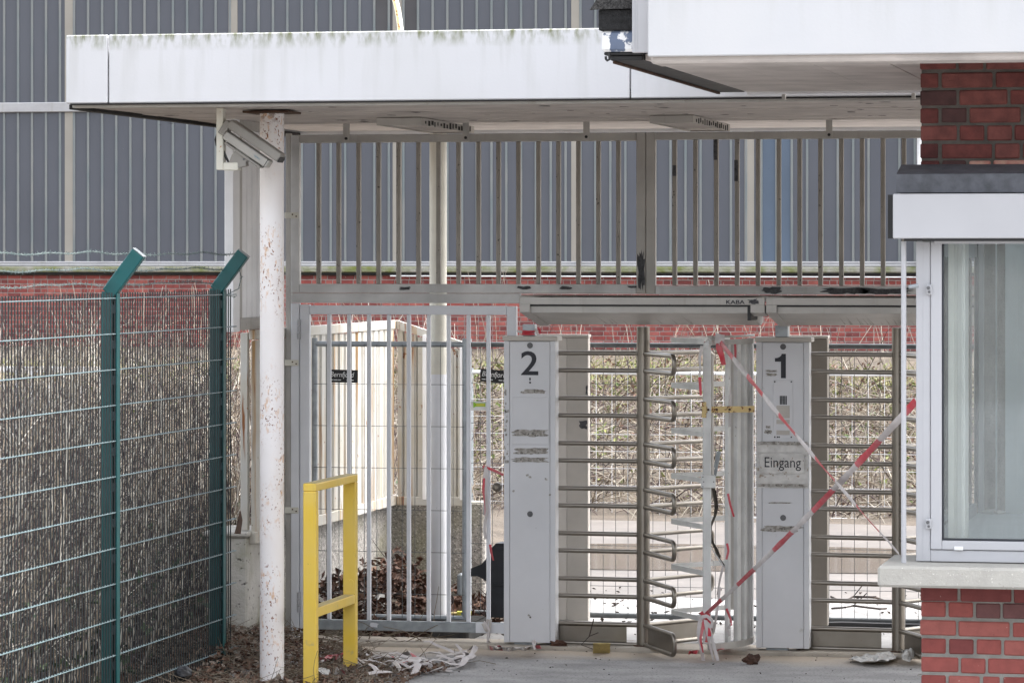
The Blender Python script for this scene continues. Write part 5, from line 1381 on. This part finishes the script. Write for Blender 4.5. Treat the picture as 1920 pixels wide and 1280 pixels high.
m = MB(); m.path([PZ(1515, 1172, .02), PZ(1580, 1170, .03), PZ(1640, 1172, .02), PZ(1725, 1174, .02)], .022, 8); tag(m.build('hose', 'black', None, smooth=True, org=PZ(1515, 1172, 0)), 'black hose lying on the pale paving behind turnstile one', 'hose')

# ------------------------------------------------------------------ plants, twigs, leaves
class Fast:
    """many tiny pieces joined in one mesh"""
    def __init__(s): s.v = []; s.f = []
    def cane(s, pts, r0, r1, n=3):
        o = len(s.v); k = len(pts)
        for i, p in enumerate(pts):
            r = r0 + (r1 - r0) * i / (k - 1); t_ = pts[min(i + 1, k - 1)] - pts[max(i - 1, 0)]
            t_ = t_ / max(1e-6, t_.length); a = Vector((t_.y, -t_.x, .01 + t_.x * .3)); a -= t_ * a.dot(t_); a = a / max(1e-6, a.length); b = t_.cross(a)
            for q_ in range(n): g = tau * q_ / n; s.v.append(tuple(p + (a * cos(g) + b * sin(g)) * r))
        for i in range(k - 1):
            for q_ in range(n): q2 = (q_ + 1) % n; s.f.append((o + i * n + q_, o + i * n + q2, o + (i + 1) * n + q2, o + (i + 1) * n + q_))
    def leaf(s, p, d, up, L, w, curl=.3):
        o = len(s.v); sd_ = d.cross(up); sd_ = sd_ / max(1e-6, sd_.length); nn = sd_.cross(d)
        pts = [p, p + d * L * .45 + sd_ * w * .5 + nn * curl * w, p + d * L * .5 - nn * 0.1 * w, p + d * L * .45 - sd_ * w * .5 + nn * curl * w, p + d * L + nn * curl * L * .4]
        s.v += [tuple(q_) for q_ in pts]; s.f += [(o, o + 1, o + 2), (o, o + 2, o + 3), (o + 1, o + 4, o + 2), (o + 2, o + 4, o + 3)]
    def build(s, name, mat, label, cat, kind='stuff'):
        me = bpy.data.meshes.new(name); me.from_pydata(s.v, [], s.f); me.materials.append(mt[mat])
        o = bpy.data.objects.new(name, me); COL.objects.link(o); WL[o] = Vector()
        return tag(o, label, cat, kind=kind)
def arcpts(p, d, L, n, droop, wob):
    pts = [p.copy()]; q_ = p.copy(); d = d.normalized()
    for i in range(n):
        d = (d + Vector((0, 0, -droop)) + rv() * wob).normalized(); q_ = q_ + d * (L / n); pts.append(q_.copy())
    return pts
# bramble bank
can = {'tan_cane': Fast(), 'pale_cane': Fast(), 'dark_twig': Fast()}
gl, gd = Fast(), Fast()
def bankx(): return R(-15, -2) if random.random() < .85 else R(-20, 0)
for k in range(5200):
    x, y = bankx(), 35.6 + 9.5 * random.random() ** 1.25
    z = zg(x, y)
    key = random.choices(('tan_cane', 'pale_cane', 'dark_twig'), (5, 3, 4.5))[0]
    d = Vector((R(-1, 1), R(-.9, .5), R(.25, 1.3)))
    can[key].cane(arcpts(Vector((x, y, z - .03)), d, R(.5, 1.5), 6, R(.16, .42), .16), R(.005, .010), .002)
for k in range(1500):   # dead fallen stalks draped down the slope
    x, y = bankx(), 35.5 + 8.5 * random.random(); z = zg(x, y) + R(.05, .3)
    d = Vector((R(-.5, .5), -1, -.2)) if random.random() < .5 else Vector((R(-1, 1), R(-.4, .2), R(-.2, .2)))
    can[random.choice(('pale_cane', 'tan_cane'))].cane(arcpts(Vector((x, y, z)), d, R(.4, 1.1), 4, R(0, .15), .12), R(.005, .009), .003)
for k in range(9000):
    x, y = bankx(), 35.8 + 10.5 * random.random() ** .75; z = zg(x, y) + R(0, .38)
    (gl if noise.noise((x * .9, y * .9, 0)) + R(-.25, .25) > -.02 else gd).leaf(Vector((x, y, z)), rv().normalized(), UP, R(.04, .11), R(.02, .055))
can['tan_cane'].build('bramble_canes', 'tan_cane', 'tangled tan bramble canes covering the bank behind the fence', 'brambles')
can['pale_cane'].build('dead_stalks', 'pale_cane', 'bleached dead stalks draped over the bank behind the fence', 'stalks')
can['dark_twig'].build('dark_bramble_twigs', 'dark_twig', 'dark bramble twigs in the shade of the bank', 'twigs')
gl.build('bank_leaves', 'leaf_green', 'fresh green leaves sprouting among the brambles on the bank', 'leaves')
gd.build('bank_leaf_litter', 'leaf_brown', 'brown dead leaves lying between the brambles on the bank', 'leaf litter')
gr = Fast()
for k in range(9000):
    x, y = R(-22, 0), R(43.5, 52); z = zg(x, y)
    L = R(.08, .26); d = Vector((R(-.6, .6), R(-.6, .6), 1))
    gr.cane(arcpts(Vector((x, y, z - .02)), d, L, 3, R(.1, .35), .1), R(.005, .010), .002)
gr.build('dry_grass', 'grass_dry', 'yellowish dry grass along the crest of the bank', 'grass')
tg = Fast()
for k in range(130):    # long thin stalks in front of the brick plinth
    x, y = R(-24, -3), R(45, 60); z = zg(x, y)
    tg.cane(arcpts(Vector((x, y, z)), Vector((R(-.5, .5), R(-.3, .3), 1)), R(.6, 1.5), 5, R(.0, .08), .05), R(.006, .011), .003)
tg.build('weed_stalks', 'pale_cane', 'thin straw coloured weed stalks before the brick plinth', 'weeds')
# scrub behind the green fence
sh = {'tan_cane': Fast(), 'dark_twig': Fast(), 'pale_cane': Fast()}
iv = Fast()
for k in range(2700):
    y = R(18.2, 31); w = (y - 18) / 13
    x = R(-7.2 - 3.8 * w, -6.75)if random.random() < .8 else R(-11.5, -6.8)
    z = zg(x, y); near_dark = noise.noise((x * .6, y * .35, 3)) + .15 * (y - 22) / 6
    key = random.choices(('tan_cane', 'dark_twig', 'pale_cane'), (3, 5.0, 2.6) if near_dark > -.05 else (4, 3.0, 4.5))[0]
    H = R(.6, 2.3) * (1.0 if y > 20 else .9)
    pts = arcpts(Vector((x, y, z - .02)), Vector((R(-.35, .35), R(-.35, .35), 1)), H, 6, R(-.02, .06), .14)
    lim = lambda y_: -6.50 if y_ < 22.0 else -6.84
    for p_ in pts:
        if p_.x > lim(p_.y): p_.x = lim(p_.y) - .03 * random.random()
    sh[key].cane(pts, R(.0035, .0075), .0016)
    for b in range(random.choice((2, 3, 4))):
        i = random.randrange(1, 6); br_ = arcpts(pts[i], Vector((R(-1, 1), R(-1, 1), R(.2, 1))), R(.15, .6), 3, R(-.05, .12), .2)
        for p_ in br_:
            if p_.x > lim(p_.y): p_.x = lim(p_.y) - .03 * random.random()
        sh[key].cane(br_, .0026, .001)
for k in range(6500):
    y = R(17, 30); x = R(-11, -6.65); z = zg(x, y) + R(0, .75) ** 1.6
    iv.leaf(Vector((x, y, z)), rv().normalized(), UP, R(.035, .09), R(.03, .07))
sh['tan_cane'].build('scrub_stems', 'scrub_tan', 'dense tan scrub stems behind the green mesh fence', 'scrub')
sh['dark_twig'].build('scrub_twigs', 'dark_twig', 'dense dark purplish twigs behind the green mesh fence', 'twigs')
sh['pale_cane'].build('scrub_straw', 'scrub_pale', 'pale dry stalks standing behind the green mesh fence', 'stalks')
iv.build('ivy_leaves', 'leaf_ivy', 'dark ivy leaves on the ground behind the green mesh fence', 'ivy')
def litter(fs, n, fx, mats_w, s0=.03, s1=.075):
    for k in range(n):
        p = fx()
        if p is None: continue
        d = rv(); d.z *= .5; up = Vector((R(-.6, .6), R(-.6, .6), 1))
        random.choices(fs, mats_w)[0].leaf(p, d.normalized(), up, R(s0, s1), R(s0, s1) * .7, R(-.1, .6))
lb, ldk, lp = Fast(), Fast(), Fast()
def heap(x, y):
    """height of the leaf drift in front of the concrete pier and along the fence foot"""
    h = .15 * sstep(-5.85, -6.45, x) * sstep(20.7, 21.7, y)
    h += .012 * sstep(-4.6, -5.6, x) * sstep(18, 20, y) * (1 - sstep(22.2, 22.8, y))
    return h + .02 * noise.noise((x * 3, y * 3, 1))
def fA():
    x, y = R(-6.9, -4.95), R(18.6, 22.9)
    edge = -5.1 - .9 * max(0, (y - 21.9)) + .25 * noise.noise((y * 1.5, 0, 7)) - (0 if random.random() < .8 else .3)
    if x > edge: return None
    return Vector((x, y, max(.01, heap(x, y) * random.random() ** .3) + .01))
litter([lb, ldk, lp], 15000, fA, (5, 3.4, 3.2), .018, .052)
def fB(): x, y = R(-11.5, -6.5), R(16.5, 30); return Vector((x, y, zg(x, y) + R(0, .06)))
litter([lb, ldk, lp], 6500, fB, (3, 2, 6), .04, .10)
def fC():
    x, y = R(-6.45, -4.6), R(23.45, 26.1)
    f_ = sstep(-5.75, -6.4, x); top = .33 * f_ * (1 - .3 * noise.noise((x * 4, y * 2, 3))) + .03
    if x > -5.6 and (x > -5.3 or random.random() < .8): return None
    return Vector((x, y, R(0, 1) ** .5 * top))
litter([ldk, lb], 5200, fC, (7, 1), .04, .09)
lb.build('leaf_litter', 'leaf_brown', 'brown leaf litter drifted at the fence foot and barrier', 'leaf litter')
ldk.build('dark_leaf_litter', 'leaf_dark', 'dark rotting leaves heaped behind the gate and on the ground', 'leaf litter')
lp.build('pale_leaf_litter', 'leaf_pale', 'pale dry leaves scattered in the leaf litter', 'leaf litter')
tw = Fast()
for k in range(1500):
    p = fA()
    if p: tw.cane(arcpts(p + UP * .015, Vector((R(-1, 1), R(-1, 1), R(-.1, .25))), R(.08, .35), 4, .02, .2), .0025, .0012)
for k in range(260):
    x, y = R(-1.95, -1.45), R(20.6, 22.6); tw.cane(arcpts(Vector((x, y, R(.0, .09))), Vector((R(-1, 1), R(-1, 1), R(-.1, .3))), R(.08, .3), 4, .05, .25), .003, .0014)
for k in range(90):
    p = PZ(R(596, 830), R(1186, 1206), .02); tw.cane(arcpts(p, Vector((R(-1, 1), R(-.4, .4), R(-.1, .25))), R(.1, .4), 4, .03, .2), .004, .002)
for a, b in (((930, 1244), (868, 1243)), ((845, 1247), (838, 1228)), ((853, 1243), (852, 1216))):
    pa, pb_ = PZ(a[0], a[1], .01), PZ(b[0], b[1], .01); tw.cane([pa, pa.lerp(pb_, .5) + UP * .02, pb_], .003, .002)
tw.build('fallen_twigs', 'tan_cane', 'thin dry twigs and grass lying in the leaf litter', 'twigs')
# twigs and mud crumbs on the paving behind the turnstiles
cr = Fast()
for k in range(620):
    x, y = R(-6, 1), R(23.5, 27.6); s_ = R(.008, .03); cr.leaf(Vector((x, y, .008)), Vector((R(-1, 1), R(-1, 1), .1)).normalized(), UP, s_ * 1.8, s_, .4)
for k in range(500):
    x, y = R(-5, 0), R(15, 23.1); s_ = R(.004, .012); cr.leaf(Vector((x, y, .006)), Vector((R(-1, 1), R(-1, 1), .1)).normalized(), UP, s_ * 1.8, s_, .4)
cr.build('dirt_crumbs', 'wood_dark', 'dark crumbs of dirt scattered over the paving', 'dirt')
for lab, pts in (('long bent branch lying on the pale paving behind turnstile one', [(1558, 1118), (1580, 1128), (1600, 1118), (1640, 1119), (1660, 1126)]), ('dark crooked stick lying across the paving behind the second rotor', [(1560, 1140), (1585, 1138), (1600, 1135), (1650, 1141), (1662, 1140)]), ('thin bramble shoot lying before the kick plate beside cabinet 2', [(1112, 1216), (1090, 1208), (1105, 1192), (1122, 1185)])):
    P_ = [PZ(a, b, .03 + .03 * (i % 2)) for i, (a, b) in enumerate(pts)]
    if 'shoot' in lab: P_ = [PY(a, b, YG - .2) for a, b in pts]
    m = MB(); m.path(P_, .008 if 'shoot' not in lab else .003, 6); m.path([P_[2], P_[2].lerp(P_[3], .5) + UP * .10], .004, 5)
    tag(m.build('branch', 'wood_dark', None, smooth=True, org=P_[0]), lab, 'branch')
# bare saplings: single thin shoots growing up behind the gate and at the wall
for lab, px_, py, Y, H in (('thin leafless shoot growing against the concrete wall behind the gate', 700, 1120, 24.4, .55), ('bare branched shoot behind the last gate bars near the dark shell', 905, 1150, 24.6, .42)):
    p = PY(px_, py, Y); p.z = .0
    m = MB(); pts = arcpts(p, Vector((.25, 0, 1)), H, 6, 0, .1); m.path(pts, [.006, .0055, .005, .004, .003, .002, .0015], 5)
    for i in range(1, 6):
        for s_ in (-1, 1): m.path(arcpts(pts[i], Vector((s_ * .9, R(-.3, .3), .8)), R(.1, .28), 4, -.02, .12), [.003, .0025, .002, .0015, .001], 4)
    tag(m.build('sapling', 'dark_twig', None, smooth=True, org=p), lab, 'shoot')
